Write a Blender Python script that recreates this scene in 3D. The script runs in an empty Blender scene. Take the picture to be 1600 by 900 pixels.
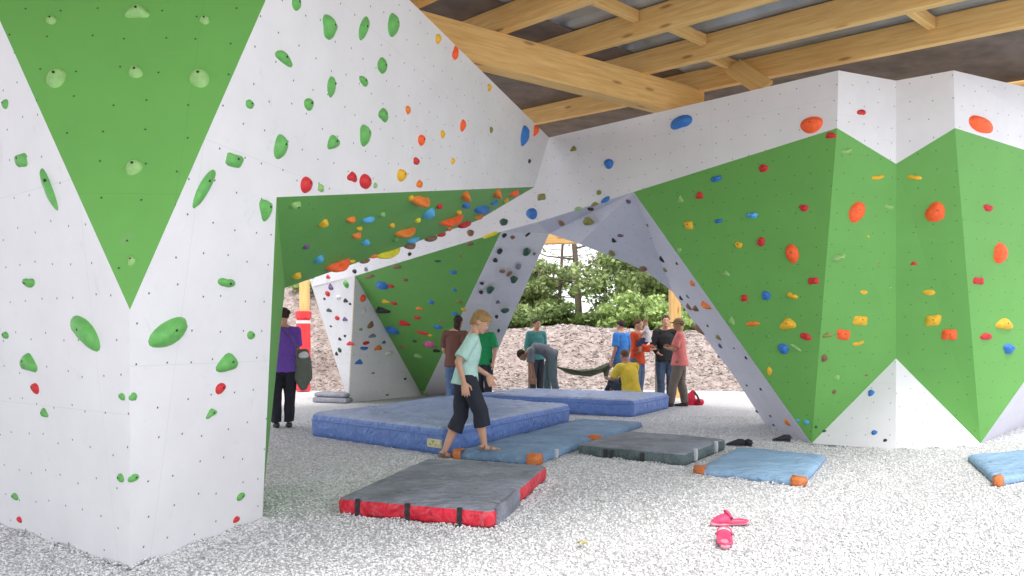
import bpy, bmesh, math, random
import numpy as np
from mathutils import Vector, Matrix, noise
random.seed(7); RNG = np.random.default_rng(7)
R = math.radians
scene = bpy.context.scene
COL = scene.collection

# ------------------------------------------------------------------ measuring: focal length in px, eye height, horizon row of the photograph
F = 1150.0; H = 1.2; HY = 535.0
EYE = Vector((0, 0, H))
def ray(px, py): return Vector(((px - 800) / F, 1, -(py - HY) / F))
def P(px, py, Y): return EYE + ray(px, py) * Y
def G(px, py, z=0.0): return P(px, py, F * (H - z) / (py - HY))
class Plane:
    def __init__(s, a, b, c):
        n = (b - a).cross(c - a).normalized()
        if n.dot(EYE - a) < 0: n = -n
        s.n = n; s.p = a.copy()
    def hit(s, px, py):
        d = ray(px, py); t = s.n.dot(s.p - EYE) / s.n.dot(d)
        return EYE + d * t

# ------------------------------------------------------------------ materials
MATS = {}
def nodes_of(name):
    m = bpy.data.materials.new(name); m.use_nodes = True
    nt = m.node_tree; b = nt.nodes['Principled BSDF']
    return m, nt, b
def mat(name, col, rough=0.6, var=0.12, scale=8.0, bump=0.15, bscale=60.0, spec=0.3, coat=0.0, island=0.0, metallic=0.0, sub=0.0, stretch=None, bdist=0.004):
    if name in MATS: return MATS[name]
    m, nt, b = nodes_of(name); N = nt.nodes; L = nt.links
    tc = N.new('ShaderNodeTexCoord'); src = tc.outputs['Object']
    if stretch:
        mp = N.new('ShaderNodeMapping'); mp.inputs['Scale'].default_value = stretch; L.new(src, mp.inputs[0]); src = mp.outputs[0]
    nz = N.new('ShaderNodeTexNoise'); nz.inputs['Scale'].default_value = scale; nz.inputs['Detail'].default_value = 6; nz.inputs['Roughness'].default_value = 0.6
    L.new(src, nz.inputs['Vector'])
    rmp = N.new('ShaderNodeMapRange'); rmp.inputs[1].default_value = 0.3; rmp.inputs[2].default_value = 0.7
    rmp.inputs[3].default_value = 1 - var; rmp.inputs[4].default_value = 1 + var
    L.new(nz.outputs['Fac'], rmp.inputs[0])
    mul = N.new('ShaderNodeVectorMath'); mul.operation = 'SCALE'; mul.inputs[0].default_value = col
    fac = rmp.outputs[0]
    if island:
        ge = N.new('ShaderNodeNewGeometry'); r2 = N.new('ShaderNodeMapRange'); r2.inputs[3].default_value = 1 - island; r2.inputs[4].default_value = 1 + island
        L.new(ge.outputs['Random Per Island'], r2.inputs[0])
        mm = N.new('ShaderNodeMath'); mm.operation = 'MULTIPLY'; L.new(fac, mm.inputs[0]); L.new(r2.outputs[0], mm.inputs[1]); fac = mm.outputs[0]
    L.new(fac, mul.inputs['Scale']); L.new(mul.outputs[0], b.inputs['Base Color'])
    b.inputs['Roughness'].default_value = rough; b.inputs['Specular IOR Level'].default_value = spec
    b.inputs['Metallic'].default_value = metallic; b.inputs['Coat Weight'].default_value = coat
    if sub: b.inputs['Transmission Weight'].default_value = 0
    if bump:
        n2 = N.new('ShaderNodeTexNoise'); n2.inputs['Scale'].default_value = bscale; n2.inputs['Detail'].default_value = 4; L.new(src, n2.inputs['Vector'])
        bp = N.new('ShaderNodeBump'); bp.inputs['Strength'].default_value = bump; bp.inputs['Distance'].default_value = bdist
        L.new(n2.outputs['Fac'], bp.inputs['Height']); L.new(bp.outputs[0], b.inputs['Normal'])
    MATS[name] = m; return m

def panel_mat(name, col, grid=0.2, chalk=0.0):
    """painted plywood panel: rows of bolt holes, sheet joints, scuffs and chalk; UV in metres"""
    m, nt, b = nodes_of(name); N = nt.nodes; L = nt.links
    uv = N.new('ShaderNodeUVMap'); uv.uv_map = 'UVMap'
    def math_(op, a, c=None, v=None):
        n = N.new('ShaderNodeMath'); n.operation = op
        if isinstance(a, (int, float)): n.inputs[0].default_value = a
        else: L.new(a, n.inputs[0])
        if c is not None:
            if isinstance(c, (int, float)): n.inputs[1].default_value = c
            else: L.new(c, n.inputs[1])
        return n.outputs[0]
    vo = N.new('ShaderNodeTexVoronoi'); vo.voronoi_dimensions = '2D'; vo.inputs['Scale'].default_value = 1 / grid; vo.inputs['Randomness'].default_value = 0.32
    L.new(uv.outputs[0], vo.inputs['Vector'])
    hole = math_('LESS_THAN', vo.outputs['Distance'], 0.0050 / grid)
    ring = math_('LESS_THAN', vo.outputs['Distance'], 0.0085 / grid)
    sep = N.new('ShaderNodeSeparateXYZ'); L.new(uv.outputs[0], sep.inputs[0])
    fu = math_('FRACT', math_('DIVIDE', math_('ADD', sep.outputs[0], 50.37), 2.44)); fv = math_('FRACT', math_('DIVIDE', math_('ADD', sep.outputs[1], 50.61), 1.22))
    j1 = math_('LESS_THAN', fu, 0.003 / 2.44); j2 = math_('LESS_THAN', fv, 0.003 / 1.22)
    joint = math_('MAXIMUM', j1, j2)
    nz = N.new('ShaderNodeTexNoise'); nz.inputs['Scale'].default_value = 1.7; nz.inputs['Detail'].default_value = 8; nz.inputs['Roughness'].default_value = 0.65
    L.new(uv.outputs[0], nz.inputs['Vector'])
    mr = N.new('ShaderNodeMapRange'); mr.inputs[1].default_value = 0.25; mr.inputs[2].default_value = 0.75; mr.inputs[3].default_value = 0.93; mr.inputs[4].default_value = 1.05
    L.new(nz.outputs['Fac'], mr.inputs[0])
    sc = N.new('ShaderNodeVectorMath'); sc.operation = 'SCALE'; sc.inputs[0].default_value = col; L.new(mr.outputs[0], sc.inputs['Scale'])
    # chalk and shoe-rubber smudges
    n2 = N.new('ShaderNodeTexNoise'); n2.inputs['Scale'].default_value = 7; n2.inputs['Detail'].default_value = 5; L.new(uv.outputs[0], n2.inputs['Vector'])
    m2 = N.new('ShaderNodeMapRange'); m2.inputs[1].default_value = 0.62; m2.inputs[2].default_value = 0.8; m2.inputs[3].default_value = 0; m2.inputs[4].default_value = 0.35
    L.new(n2.outputs['Fac'], m2.inputs[0])
    mx = N.new('ShaderNodeMix'); mx.data_type = 'RGBA'; L.new(m2.outputs[0], mx.inputs[0]); L.new(sc.outputs[0], mx.inputs[6])
    mx.inputs[7].default_value = (*[min(0.8, c * 0.8 + 0.08) for c in col], 1) if chalk == 0 else (*[c * 0.7 + 0.22 * chalk for c in col], 1)
    mk = N.new('ShaderNodeMix'); mk.data_type = 'RGBA'; L.new(math_('MULTIPLY', joint, 0.22), mk.inputs[0]); L.new(mx.outputs[2], mk.inputs[6]); mk.inputs[7].default_value = (*[c * 0.35 for c in col], 1)
    mr_ = N.new('ShaderNodeMix'); mr_.data_type = 'RGBA'; L.new(math_('MULTIPLY', ring, 0.3), mr_.inputs[0]); L.new(mk.outputs[2], mr_.inputs[6]); mr_.inputs[7].default_value = (*[c * 0.5 for c in col], 1)
    mh = N.new('ShaderNodeMix'); mh.data_type = 'RGBA'; L.new(hole, mh.inputs[0]); L.new(mr_.outputs[2], mh.inputs[6]); mh.inputs[7].default_value = (0.035, 0.035, 0.035, 1)
    L.new(mh.outputs[2], b.inputs['Base Color'])
    n4 = N.new('ShaderNodeTexNoise'); n4.inputs['Scale'].default_value = 3.1; n4.inputs['Detail'].default_value = 9; n4.inputs['Roughness'].default_value = .75; n4.inputs['Distortion'].default_value = 1.5; L.new(uv.outputs[0], n4.inputs['Vector'])
    m4 = N.new('ShaderNodeMapRange'); m4.inputs[1].default_value = 0.6; m4.inputs[2].default_value = 0.78; m4.inputs[3].default_value = 0; m4.inputs[4].default_value = 0.4; L.new(n4.outputs['Fac'], m4.inputs[0])
    sf = N.new('ShaderNodeMix'); sf.data_type = 'RGBA'; L.new(m4.outputs[0], sf.inputs[0]); L.new(mh.outputs[2], sf.inputs[6]); sf.inputs[7].default_value = (*[c * 0.55 + 0.02 for c in col], 1)
    L.new(sf.outputs[2], b.inputs['Base Color'])
    b.inputs['Roughness'].default_value = 0.55; b.inputs['Specular IOR Level'].default_value = 0.35
    n3 = N.new('ShaderNodeTexNoise'); n3.inputs['Scale'].default_value = 160; n3.inputs['Detail'].default_value = 3; L.new(uv.outputs[0], n3.inputs['Vector'])
    bp = N.new('ShaderNodeBump'); bp.inputs['Strength'].default_value = 0.25; bp.inputs['Distance'].default_value = 0.002
    L.new(n3.outputs['Fac'], bp.inputs['Height']); L.new(bp.outputs[0], b.inputs['Normal'])
    MATS[name] = m; return m

def wood_mat(name, col, dark):
    m, nt, b = nodes_of(name); N = nt.nodes; L = nt.links
    uv = N.new('ShaderNodeUVMap'); uv.uv_map = 'UVMap'
    mp = N.new('ShaderNodeMapping'); mp.inputs['Scale'].default_value = (0.9, 14, 1); L.new(uv.outputs[0], mp.inputs[0])
    nz = N.new('ShaderNodeTexNoise'); nz.inputs['Scale'].default_value = 2.2; nz.inputs['Detail'].default_value = 7; nz.inputs['Roughness'].default_value = 0.62; nz.inputs['Distortion'].default_value = 0.6
    L.new(mp.outputs[0], nz.inputs['Vector'])
    cr = N.new('ShaderNodeValToRGB'); cr.color_ramp.elements[0].position = 0.3; cr.color_ramp.elements[0].color = (*dark, 1)
    cr.color_ramp.elements[1].position = 0.68; cr.color_ramp.elements[1].color = (*col, 1); L.new(nz.outputs['Fac'], cr.inputs[0])
    mp2 = N.new('ShaderNodeMapping'); mp2.inputs['Scale'].default_value = (0.7, 3.1, 1); L.new(uv.outputs[0], mp2.inputs[0])
    vo = N.new('ShaderNodeTexVoronoi'); vo.voronoi_dimensions = '2D'; vo.inputs['Scale'].default_value = 1.0; L.new(mp2.outputs[0], vo.inputs['Vector'])
    kn = N.new('ShaderNodeMapRange'); kn.inputs[1].default_value = 0.03; kn.inputs[2].default_value = 0.07; kn.inputs[3].default_value = 0.75; kn.inputs[4].default_value = 0
    L.new(vo.outputs['Distance'], kn.inputs[0])
    mx = N.new('ShaderNodeMix'); mx.data_type = 'RGBA'; L.new(kn.outputs[0], mx.inputs[0]); L.new(cr.outputs[0], mx.inputs[6]); mx.inputs[7].default_value = (dark[0] * 0.45, dark[1] * 0.35, dark[2] * 0.3, 1)
    L.new(mx.outputs[2], b.inputs['Base Color']); b.inputs['Roughness'].default_value = 0.6
    bp = N.new('ShaderNodeBump'); bp.inputs['Strength'].default_value = 0.2; bp.inputs['Distance'].default_value = 0.003; L.new(nz.outputs['Fac'], bp.inputs['Height']); L.new(bp.outputs[0], b.inputs['Normal'])
    MATS[name] = m; return m

WHITE = panel_mat('white_panel_paint', (0.76, 0.755, 0.775))
GREEN = panel_mat('green_panel_paint', (0.138, 0.385, 0.085), chalk=0.5)
SHADE_GREY = panel_mat('shade_grey_panel_paint', (0.66, 0.66, 0.74))  # white panel paint with the arch's shadow side put into the colour
TIMBER = wood_mat('spruce_timber', (0.86, 0.57, 0.23), (0.66, 0.38, 0.12))
PLY = mat('plywood_edge', (0.62, 0.52, 0.36), 0.7, 0.15, 30)

# ------------------------------------------------------------------ objects
def tag(o, label=None, cat=None, group=None, kind=None):
    if label: o['label'] = label
    if cat: o['category'] = cat
    if group: o['group'] = group
    if kind: o['kind'] = kind
    return o
def empty(name, loc, rz=0.0):
    o = bpy.data.objects.new(name, None); o.empty_display_size = 0.1
    COL.objects.link(o); o.location = loc; o.rotation_euler = (0, 0, rz); return o
def link(name, me, m, parent=None, world=True):
    """link a mesh given in world coordinates; its origin goes to the base of its bounds"""
    o = bpy.data.objects.new(name, me); COL.objects.link(o)
    if m is not None and not me.materials:
        for q in (m if isinstance(m, (list, tuple)) else [m]): me.materials.append(q)
    if world and len(me.vertices):
        co = np.empty(len(me.vertices) * 3); me.vertices.foreach_get('co', co); co = co.reshape(-1, 3)
        c = (co.min(0) + co.max(0)) / 2; c[2] = co[:, 2].min()
        me.vertices.foreach_set('co', (co - c).ravel()); me.update()
        o.location = Vector(c)
    if parent is not None:
        o.parent = parent
        if world:
            bpy_m = Matrix.LocRotScale(parent.location, parent.rotation_euler, parent.scale)
            pp = parent.parent
            while pp is not None:
                bpy_m = Matrix.LocRotScale(pp.location, pp.rotation_euler, pp.scale) @ bpy_m; pp = pp.parent
            o.matrix_local = bpy_m.inverted() @ Matrix.Translation(o.location)
    return o
def mesh(verts, faces, smooth=False):
    me = bpy.data.meshes.new('m'); me.from_pydata([tuple(v) for v in verts], [], faces); me.update()
    if smooth: me.polygons.foreach_set('use_smooth', [True] * len(me.polygons))
    return me
def bm_mesh(bm, smooth=False):
    bmesh.ops.recalc_face_normals(bm, faces=bm.faces)
    me = bpy.data.meshes.new('m'); bm.to_mesh(me); bm.free()
    if smooth: me.polygons.foreach_set('use_smooth', [True] * len(me.polygons))
    return me

INSIDE = {}
def panel(name, tris_or_poly, m, parent, t=0.022, tris=None, uvrot=0.0):
    """plywood sheet from its outline (world points), thickened away from the viewer's side"""
    pts = [Vector(p) for p in tris_or_poly]
    faces = tris or [list(range(len(pts)))]
    bm = bmesh.new(); vs = [bm.verts.new(p) for p in pts]
    fs = []
    for f in faces:
        q = bm.faces.new([vs[i] for i in f]); q.normal_update()
        fs.append(q)
    bm.normal_update()
    for q in fs:
        if q.normal.dot(EYE - q.calc_center_median()) < 0: q.normal_flip()
    bm.normal_update()
    uvl = bm.loops.layers.uv.new('UVMap')
    n0 = fs[0].normal.copy()
    for q in fs:
        n = q.normal
        e1 = Vector((0, 0, 1)).cross(n); e1 = e1.normalized() if e1.length > 0.05 else Vector((1, 0, 0)); e2 = n.cross(e1)
        for l in q.loops: l[uvl].uv = (l.vert.co.dot(e1), l.vert.co.dot(e2))
    # thickness: back copy
    avg = sum((q.normal for q in fs), Vector()).normalized()
    core = INSIDE[parent.name]     # every sheet of a wall is mitred towards the same point inside it, so neighbours meet cleanly
    cen_ = sum((v.co for v in vs), Vector()) / len(vs)
    good = (core - cen_).normalized().dot(avg) < -0.15
    def off(v):
        d = (core - v.co) if good else -avg
        if v.co.z < 0.05: d = Vector((d.x, d.y, 0))
        return v.co + d.normalized() * t
    back = [bm.verts.new(off(v)) for v in vs]
    for f, q in zip(faces, fs):
        idx = [vs.index(l.vert) for l in q.loops]
        bm.faces.new([back[i] for i in reversed(idx)]).material_index = 1
    edges = {}
    for q in fs:
        ls = [vs.index(l.vert) for l in q.loops]
        for a, b in zip(ls, ls[1:] + ls[:1]): edges[(a, b)] = 1
    for (a, b) in edges:
        if (b, a) not in edges:
            q = bm.faces.new([vs[b], vs[a], back[a], back[b]]); q.material_index = 1
    me = bpy.data.meshes.new(name); bm.to_mesh(me); bm.free()
    me.materials.append(m); me.materials.append(m if name == 'white_column_panel' else PLY)
    return link(name, me, None, parent)

def beam(name, a, b, w, h, m, parent, up=Vector((0, 0, 1)), side_align=0.5, bev=0.006):
    """timber from a to b measured along its bottom centre line"""
    a = Vector(a); b = Vector(b); d = (b - a); Ln = d.length; d.normalize()
    s = d.cross(up).normalized(); u = s.cross(d).normalized()
    bm = bmesh.new(); uvl = bm.loops.layers.uv.new('UVMap')
    prof = [(-w/2 + bev, 0), (w/2 - bev, 0), (w/2, bev), (w/2, h - bev), (w/2 - bev, h), (-w/2 + bev, h), (-w/2, h - bev), (-w/2, bev)]
    per = [0]
    for i in range(8):
        p, q = prof[i], prof[(i + 1) % 8]; per.append(per[-1] + math.hypot(q[0] - p[0], q[1] - p[1]))
    r0 = [bm.verts.new(a + s * x + u * y) for x, y in prof]; r1 = [bm.verts.new(b + s * x + u * y) for x, y in prof]
    off = random.random() * 20
    for i in range(8):
        j = (i + 1) % 8
        f = bm.faces.new([r0[i], r0[j], r1[j], r1[i]])
        for l, uv in zip(f.loops, [(off, per[i] + off), (off, per[i + 1] + off), (off + Ln, per[i + 1] + off), (off + Ln, per[i] + off)]): l[uvl].uv = uv
    for r in (list(reversed(r0)), r1):
        f = bm.faces.new(r)
        for l in f.loops: l[uvl].uv = (l.vert.co.x * 0.2, l.vert.co.z)
    return link(name, bm_mesh(bm), m, parent)

# ------------------------------------------------------------------ setting: ground, sky
def gravel_mat():
    m, nt, b = nodes_of('pale_gravel'); N = nt.nodes; L = nt.links
    ge = N.new('ShaderNodeNewGeometry')
    def vor(scale):
        v = N.new('ShaderNodeTexVoronoi'); v.inputs['Scale'].default_value = scale; L.new(ge.outputs['Position'], v.inputs['Vector']); return v
    v1 = vor(52); v2 = vor(110)
    sx = N.new('ShaderNodeSeparateColor'); L.new(v1.outputs['Color'], sx.inputs[0])
    cr = N.new('ShaderNodeValToRGB'); cr.color_ramp.elements[0].position = 0.0; cr.color_ramp.elements[0].color = (0.50, 0.50, 0.51, 1)
    cr.color_ramp.elements[1].position = 1.0; cr.color_ramp.elements[1].color = (0.84, 0.84, 0.85, 1)
    e = cr.color_ramp.elements.new(0.35); e.color = (0.74, 0.74, 0.75, 1)
    L.new(sx.outputs[0], cr.inputs[0])
    mr = N.new('ShaderNodeMapRange'); mr.inputs[1].default_value = 0.25; mr.inputs[2].default_value = 0.62; mr.inputs[3].default_value = 1.0; mr.inputs[4].default_value = 0.72
    L.new(v1.outputs['Distance'], mr.inputs[0])
    sc = N.new('ShaderNodeVectorMath'); sc.operation = 'SCALE'; L.new(cr.outputs[0], sc.inputs[0]); L.new(mr.outputs[0], sc.inputs['Scale'])
    nz = N.new('ShaderNodeTexNoise'); nz.inputs['Scale'].default_value = 0.6; nz.inputs['Detail'].default_value = 4; L.new(ge.outputs['Position'], nz.inputs['Vector'])
    m3 = N.new('ShaderNodeMapRange'); m3.inputs[3].default_value = 0.85; m3.inputs[4].default_value = 1.12; L.new(nz.outputs['Fac'], m3.inputs[0])
    s2 = N.new('ShaderNodeVectorMath'); s2.operation = 'SCALE'; L.new(sc.outputs[0], s2.inputs[0]); L.new(m3.outputs[0], s2.inputs['Scale'])
    L.new(s2.outputs[0], b.inputs['Base Color']); b.inputs['Roughness'].default_value = 0.85
    ad = N.new('ShaderNodeMath'); ad.operation = 'ADD'; L.new(v1.outputs['Distance'], ad.inputs[0]); L.new(v2.outputs['Distance'], ad.inputs[1])
    bp = N.new('ShaderNodeBump'); bp.invert = True; bp.inputs['Strength'].default_value = 0.9; bp.inputs['Distance'].default_value = 0.012; L.new(ad.outputs[0], bp.inputs['Height']); L.new(bp.outputs[0], b.inputs['Normal'])
    return m
GRAVEL = gravel_mat()
g = 400.0
tag(link('ground', mesh([(-g, -g, 0), (g, -g, 0), (g, g, 0), (-g, g, 0)], [(0, 1, 2, 3)]), GRAVEL, world=False), kind='structure')

def chips(name, pos, size, m, flat=0.6, elong=1.5, label=None, tilt=1.0):
    """many small irregular stones or chips as one mesh (numpy)"""
    n = len(pos); base = np.array([(1, 0, 0), (-1, 0, 0), (0, 1, 0), (0, -1, 0), (0, 0, 1), (0, 0, -1)], float)
    tri = np.array([(0, 2, 4), (2, 1, 4), (1, 3, 4), (3, 0, 4), (2, 0, 5), (1, 2, 5), (3, 1, 5), (0, 3, 5)])
    s = size[:, None] * np.stack([RNG.uniform(0.8, elong, n), RNG.uniform(0.6, 1.0, n), RNG.uniform(flat * 0.6, flat, n)], 1)
    v = base[None] * s[:, None, :] * RNG.uniform(0.7, 1.25, (n, 6, 1)) + RNG.normal(0, 0.18, (n, 6, 3)) * size[:, None, None]
    a = RNG.uniform(0, 6.28, n); t = RNG.normal(0, 0.45 * tilt, n)
    c, sn = np.cos(t), np.sin(t); y, z = v[:, :, 1].copy(), v[:, :, 2].copy()
    v[:, :, 1] = y * c[:, None] - z * sn[:, None]; v[:, :, 2] = y * sn[:, None] + z * c[:, None]
    c, sn = np.cos(a), np.sin(a); x, y = v[:, :, 0].copy(), v[:, :, 1].copy()
    v[:, :, 0] = x * c[:, None] - y * sn[:, None]; v[:, :, 1] = x * sn[:, None] + y * c[:, None]
    v += pos[:, None, :]
    me = bpy.data.meshes.new(name); me.vertices.add(n * 6); me.vertices.foreach_set('co', v.reshape(-1))
    f = (tri[None] + (np.arange(n) * 6)[:, None, None]).reshape(-1, 3)
    me.loops.add(f.size); me.loops.foreach_set('vertex_index', f.ravel()); me.polygons.add(len(f))
    me.polygons.foreach_set('loop_start', np.arange(0, f.size, 3)); me.update(calc_edges=True); me.validate()
    o = link(name, me, m, world=False); return o
def stone_mat(name, c0, c1, c2, rough=0.85):
    m, nt, b = nodes_of(name); N = nt.nodes; L = nt.links
    ge = N.new('ShaderNodeNewGeometry'); cr = N.new('ShaderNodeValToRGB')
    cr.color_ramp.elements[0].color = (*c0, 1); cr.color_ramp.elements[1].color = (*c2, 1)
    e = cr.color_ramp.elements.new(0.4); e.color = (*c1, 1)
    L.new(ge.outputs['Random Per Island'], cr.inputs[0]); L.new(cr.outputs[0], b.inputs['Base Color']); b.inputs['Roughness'].default_value = rough
    return m
n = 170000
yy = 3.2 + 8.8 * RNG.random(n) ** 1.35; xx = RNG.uniform(-1, 1, n) * (0.74 * yy + 0.15)
sz = RNG.uniform(0.005, 0.0135, n)
pos = np.stack([xx, yy, sz * 0.12], 1)
# stones heaped against the wall feet and round the pads
for (a_, b_, sd_, cnt) in ((G(203, 890), G(410, 811), 1, 2600), (G(203, 890), G(0, 820), -1, 1500), (G(1266, 698), G(1400, 703), -1, 1500), (G(1400, 703), G(1534, 698), -1, 1200),
                           (Vector((-1.21, 5.11, 0)), Vector((-0.123, 4.71, 0)), -1, 1100), (Vector((-0.123, 4.71, 0)), Vector((0.303, 6.45, 0)), -1, 1500), (Vector((0.70, 7.80, 0)), Vector((1.66, 7.10, 0)), -1, 900), (Vector((1.66, 6.66, 0)), Vector((2.40, 6.08, 0)), -1, 900)):
    dv = b_ - a_; nv_ = Vector((-dv.y, dv.x, 0)).normalized() * sd_
    if nv_.dot(EYE - a_) < 0: nv_ = -nv_
    k_ = RNG.random(cnt); d_ = RNG.random(cnt) ** 1.6 * 0.10
    hp_ = np.maximum(0, 0.028 - d_ * 0.30) * RNG.random(cnt) * (0.6 + 0.4 * np.sin(k_ * 19))
    pos = np.concatenate([pos, np.stack([a_.x + dv.x * k_ + nv_.x * (d_ + .008), a_.y + dv.y * k_ + nv_.y * (d_ + .008), hp_], 1)]); sz = np.concatenate([sz, RNG.uniform(.005, .013, cnt)])
tag(chips('gravel', pos, sz, stone_mat('gravel_stones', (0.38, 0.38, 0.385), (0.74, 0.74, 0.745), (0.88, 0.88, 0.885))), 'loose pale crushed gravel covering the ground', 'gravel', kind='stuff')

# ------------------------------------------------------------------ climbing wall geometry
B1 = G(203, 890); B2 = G(410, 811); C = P(432, 308, 4.60)
lo = Plane(B1, B2, C)
A = lo.hit(203, 484)
BT_R = P(1310, 110, 7.84); BT_L = P(858, 215, 10.42); BB_R = P(1308, 200, 7.90)
band = Plane(BT_R, BT_L, BB_R)
up = lo; Dp = lo.hit(835, 292); RT = lo.hit(858, 215)      # one flat leaning face from the gravel to the roof
T0 = up.hit(573, -66); F0 = up.hit(438, -52)   # both above the top of the photo
E0 = A.lerp(F0, 0.5)
# left leaf of the same arete
BL = B1 + (G(0, 820) - B1) * 1.6
lw = Plane(A, B1, BL)
FL = lw.hit(-38, -52)
JB = G(413, 760); JU = P(445, 450, 6.6)
under = Plane(C, Dp, JU); K = under.hit(745, 345)

w1 = tag(empty('climbing_wall', (B1.x, B1.y, 0)), 'near left white climbing wall with big green triangle and overhang above the passage', 'climbing wall')
INSIDE[w1.name] = Vector((-3.6, 6.6, 2.6))
panel('white_panel', [A, B1, B2, C], WHITE, w1, tris=[(0, 1, 2), (0, 2, 3)])
panel('overhang_panel', [C, Dp, RT, T0, F0, A], WHITE, w1, tris=[(0, 1, 2), (0, 2, 3), (0, 3, 4), (0, 4, 5)])
panel('green_panel', [A, F0, FL], GREEN, w1)
panel('white_panel', [A, B1, BL, FL + (BL - B1), FL], WHITE, w1, tris=[(0, 1, 2), (0, 2, 3), (0, 3, 4)])
panel('green_side_panel', [C, B2, JB, JU], GREEN, w1, tris=[(0, 1, 2), (0, 2, 3)])
panel('green_underside_panel', [C, JU, K, Dp], GREEN, w1, tris=[(0, 1, 2), (0, 2, 3)])

# --- bridge band and rear wall
def bd(px, py): return band.hit(px, py)
b740 = bd(740, 375); b783 = bd(783, 362); b840 = bd(840, 347); b990 = bd(990, 300); b555 = bd(555, 431)
btop2 = BT_L + (BT_L - BT_R) * 1.25
w2 = tag(empty('climbing_wall', (b555.x, b555.y, 0)), 'rear white climbing wall with dark green triangle under the long white bridge', 'climbing wall')
INSIDE[w2.name] = Vector((0.2, 15.0, 3.9))
panel('bridge_panel', [BT_R, BB_R, b990, b840, b783, b740, b555, bd(487, 448), btop2], WHITE, w2)
W2b = G(545, 629); AP = G(660, 618)
panel('green_panel', [b555, AP, b783], GREEN, w2)
panel('white_panel', [b555, W2b, AP], WHITE, w2)
panel('white_panel', [P(484, 436, 14.6), G(540, 612), W2b, b555], WHITE, w2, tris=[(0, 1, 2), (0, 2, 3)])
pe = P(858, 365, 11.3)
panel('white_column_panel', [b783, AP, G(748, 614), pe, b840], WHITE, w2, tris=[(0, 1, 2), (0, 2, 3), (0, 3, 4)])

# --- right wall
RB = G(1268, 693)
g3 = Plane(BB_R, b990, RB)
W4 = Plane(b990, RB, G(1195, 662))
w4pts = [W4.hit(1050, 455), W4.hit(1100, 525), W4.hit(1150, 592)]
W4b = Plane(b990, b840, w4pts[0])
w3 = tag(empty('climbing_wall', (RB.x, RB.y, 0)), 'right climbing wall with big green faces meeting in a point above the gravel', 'climbing wall')
INSIDE[w3.name] = Vector((5.2, 11.5, 3.2))
panel('green_panel', [BB_R, b990, RB], GREEN, w3)
panel('shade_grey_panel', [b990, w4pts[0], w4pts[1], w4pts[2], G(1195, 662), RB], SHADE_GREY, w3, tris=[(0, 1, 2), (0, 2, 3), (0, 3, 4), (0, 4, 5)])
panel('shade_grey_arch_panel', [b990, b840, pe, W4b.hit(905, 381), W4b.hit(985, 413), W4b.hit(1015, 428), w4pts[0]], SHADE_GREY, w3, tris=[(0, 1, 2), (0, 2, 3), (0, 3, 4), (0, 4, 5), (0, 5, 6)])
VT = P(1400, 126, 8.13); VB = P(1400, 256, 8.2); VA = P(1400, 560, 8.75); WB = G(1400, 703); WBL = G(1266, 698)
BT_Rm = P(1490, 110, 7.84); BB_Rm = P(1492, 200, 7.90); RBm = G(1532, 693); WBR = G(1534, 698)
panel('green_panel', [BB_R, VB, VA, RB], GREEN, w3, tris=[(0, 1, 2), (0, 2, 3)])
panel('green_panel', [VB, BB_Rm, RBm, VA], GREEN, w3, tris=[(0, 1, 2), (0, 2, 3)])
panel('white_top_panel', [BT_R, VT, VB, BB_R], WHITE, w3, tris=[(0, 1, 2), (0, 2, 3)])
panel('white_top_panel', [VT, BT_Rm, BB_Rm, VB], WHITE, w3, tris=[(0, 1, 2), (0, 2, 3)])
panel('white_foot_panel', [RB, VA, WB, WBL], WHITE, w3, tris=[(0, 1, 2), (0, 2, 3)])
panel('white_foot_panel', [VA, RBm, WBR, WB], WHITE, w3, tris=[(0, 1, 2), (0, 2, 3)])
m990 = P(1810, 300, 9.5)
panel('green_panel', [BB_Rm, RBm, m990], GREEN, w3)
panel('white_top_panel', [BT_Rm, BB_Rm, m990, P(1942, 215, 10.42)], WHITE, w3, tris=[(0, 1, 2), (0, 2, 3)])
panel('shade_grey_panel', [m990, RBm, G(1605, 662), P(1750, 455, 11.3)], SHADE_GREY, w3, tris=[(0, 1, 2), (0, 2, 3)])

# ------------------------------------------------------------------ shelter roof
sh = tag(empty('timber_shelter', (2.0, 9.4, 0)), 'open timber shelter roof on posts, spruce rafters under grey corrugated sheet', 'shelter')
bu = Vector((2.405, 1.63, 0)).normalized()
b0 = P(1045, 180, 9.39); b0.z = 4.12
beam('main_beam', b0 - bu * 5.4, b0 + bu * 0.55, 0.2, 0.38, TIMBER, sh)
rd = Vector((0.87, -1, -0.117)).normalized()
cross = Vector((-0.12, 7.87, 4.5)); step = Vector((0.785, 0.66, 0))
RH = 0.27
def raf(i): return cross + step * i
for i in range(-11, 4):  # leftmost rafters lie out of view, added to darken the left wall
    c = raf(i)
    ahead = 4.4
    back_len = 0.9 if i < 3 else 4.9      # the first rafters end on the main beam
    beam('rafter', c - rd * back_len, c + rd * ahead, 0.10, RH, TIMBER, sh)
# short blocks between the rafters, just under the sheet
for i in range(-5, 3):
    for dist in (1.05, 3.3):
        a = raf(i) + rd * (dist + 0.15 * math.sin(i * 2.3)); b = a + step
        perp = (b - a).normalized()
        beam('blocking', a + perp * 0.07 + Vector((0, 0, RH - 0.13)), b - perp * 0.07 + Vector((0, 0, RH - 0.13)), 0.07, 0.12, TIMBER, sh)
beam('fascia', raf(5.75) - rd * 5.0, raf(5.75) + rd * 4.5, 0.035, 0.34, TIMBER, sh)
# stub that ties the right wall to the rafter
beam('brace', P(1196, 140, 8.55), P(1146, 106, 8.95), 0.22, 0.05, TIMBER, sh, up=Vector((-0.3, -1, 0.2)))
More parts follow.
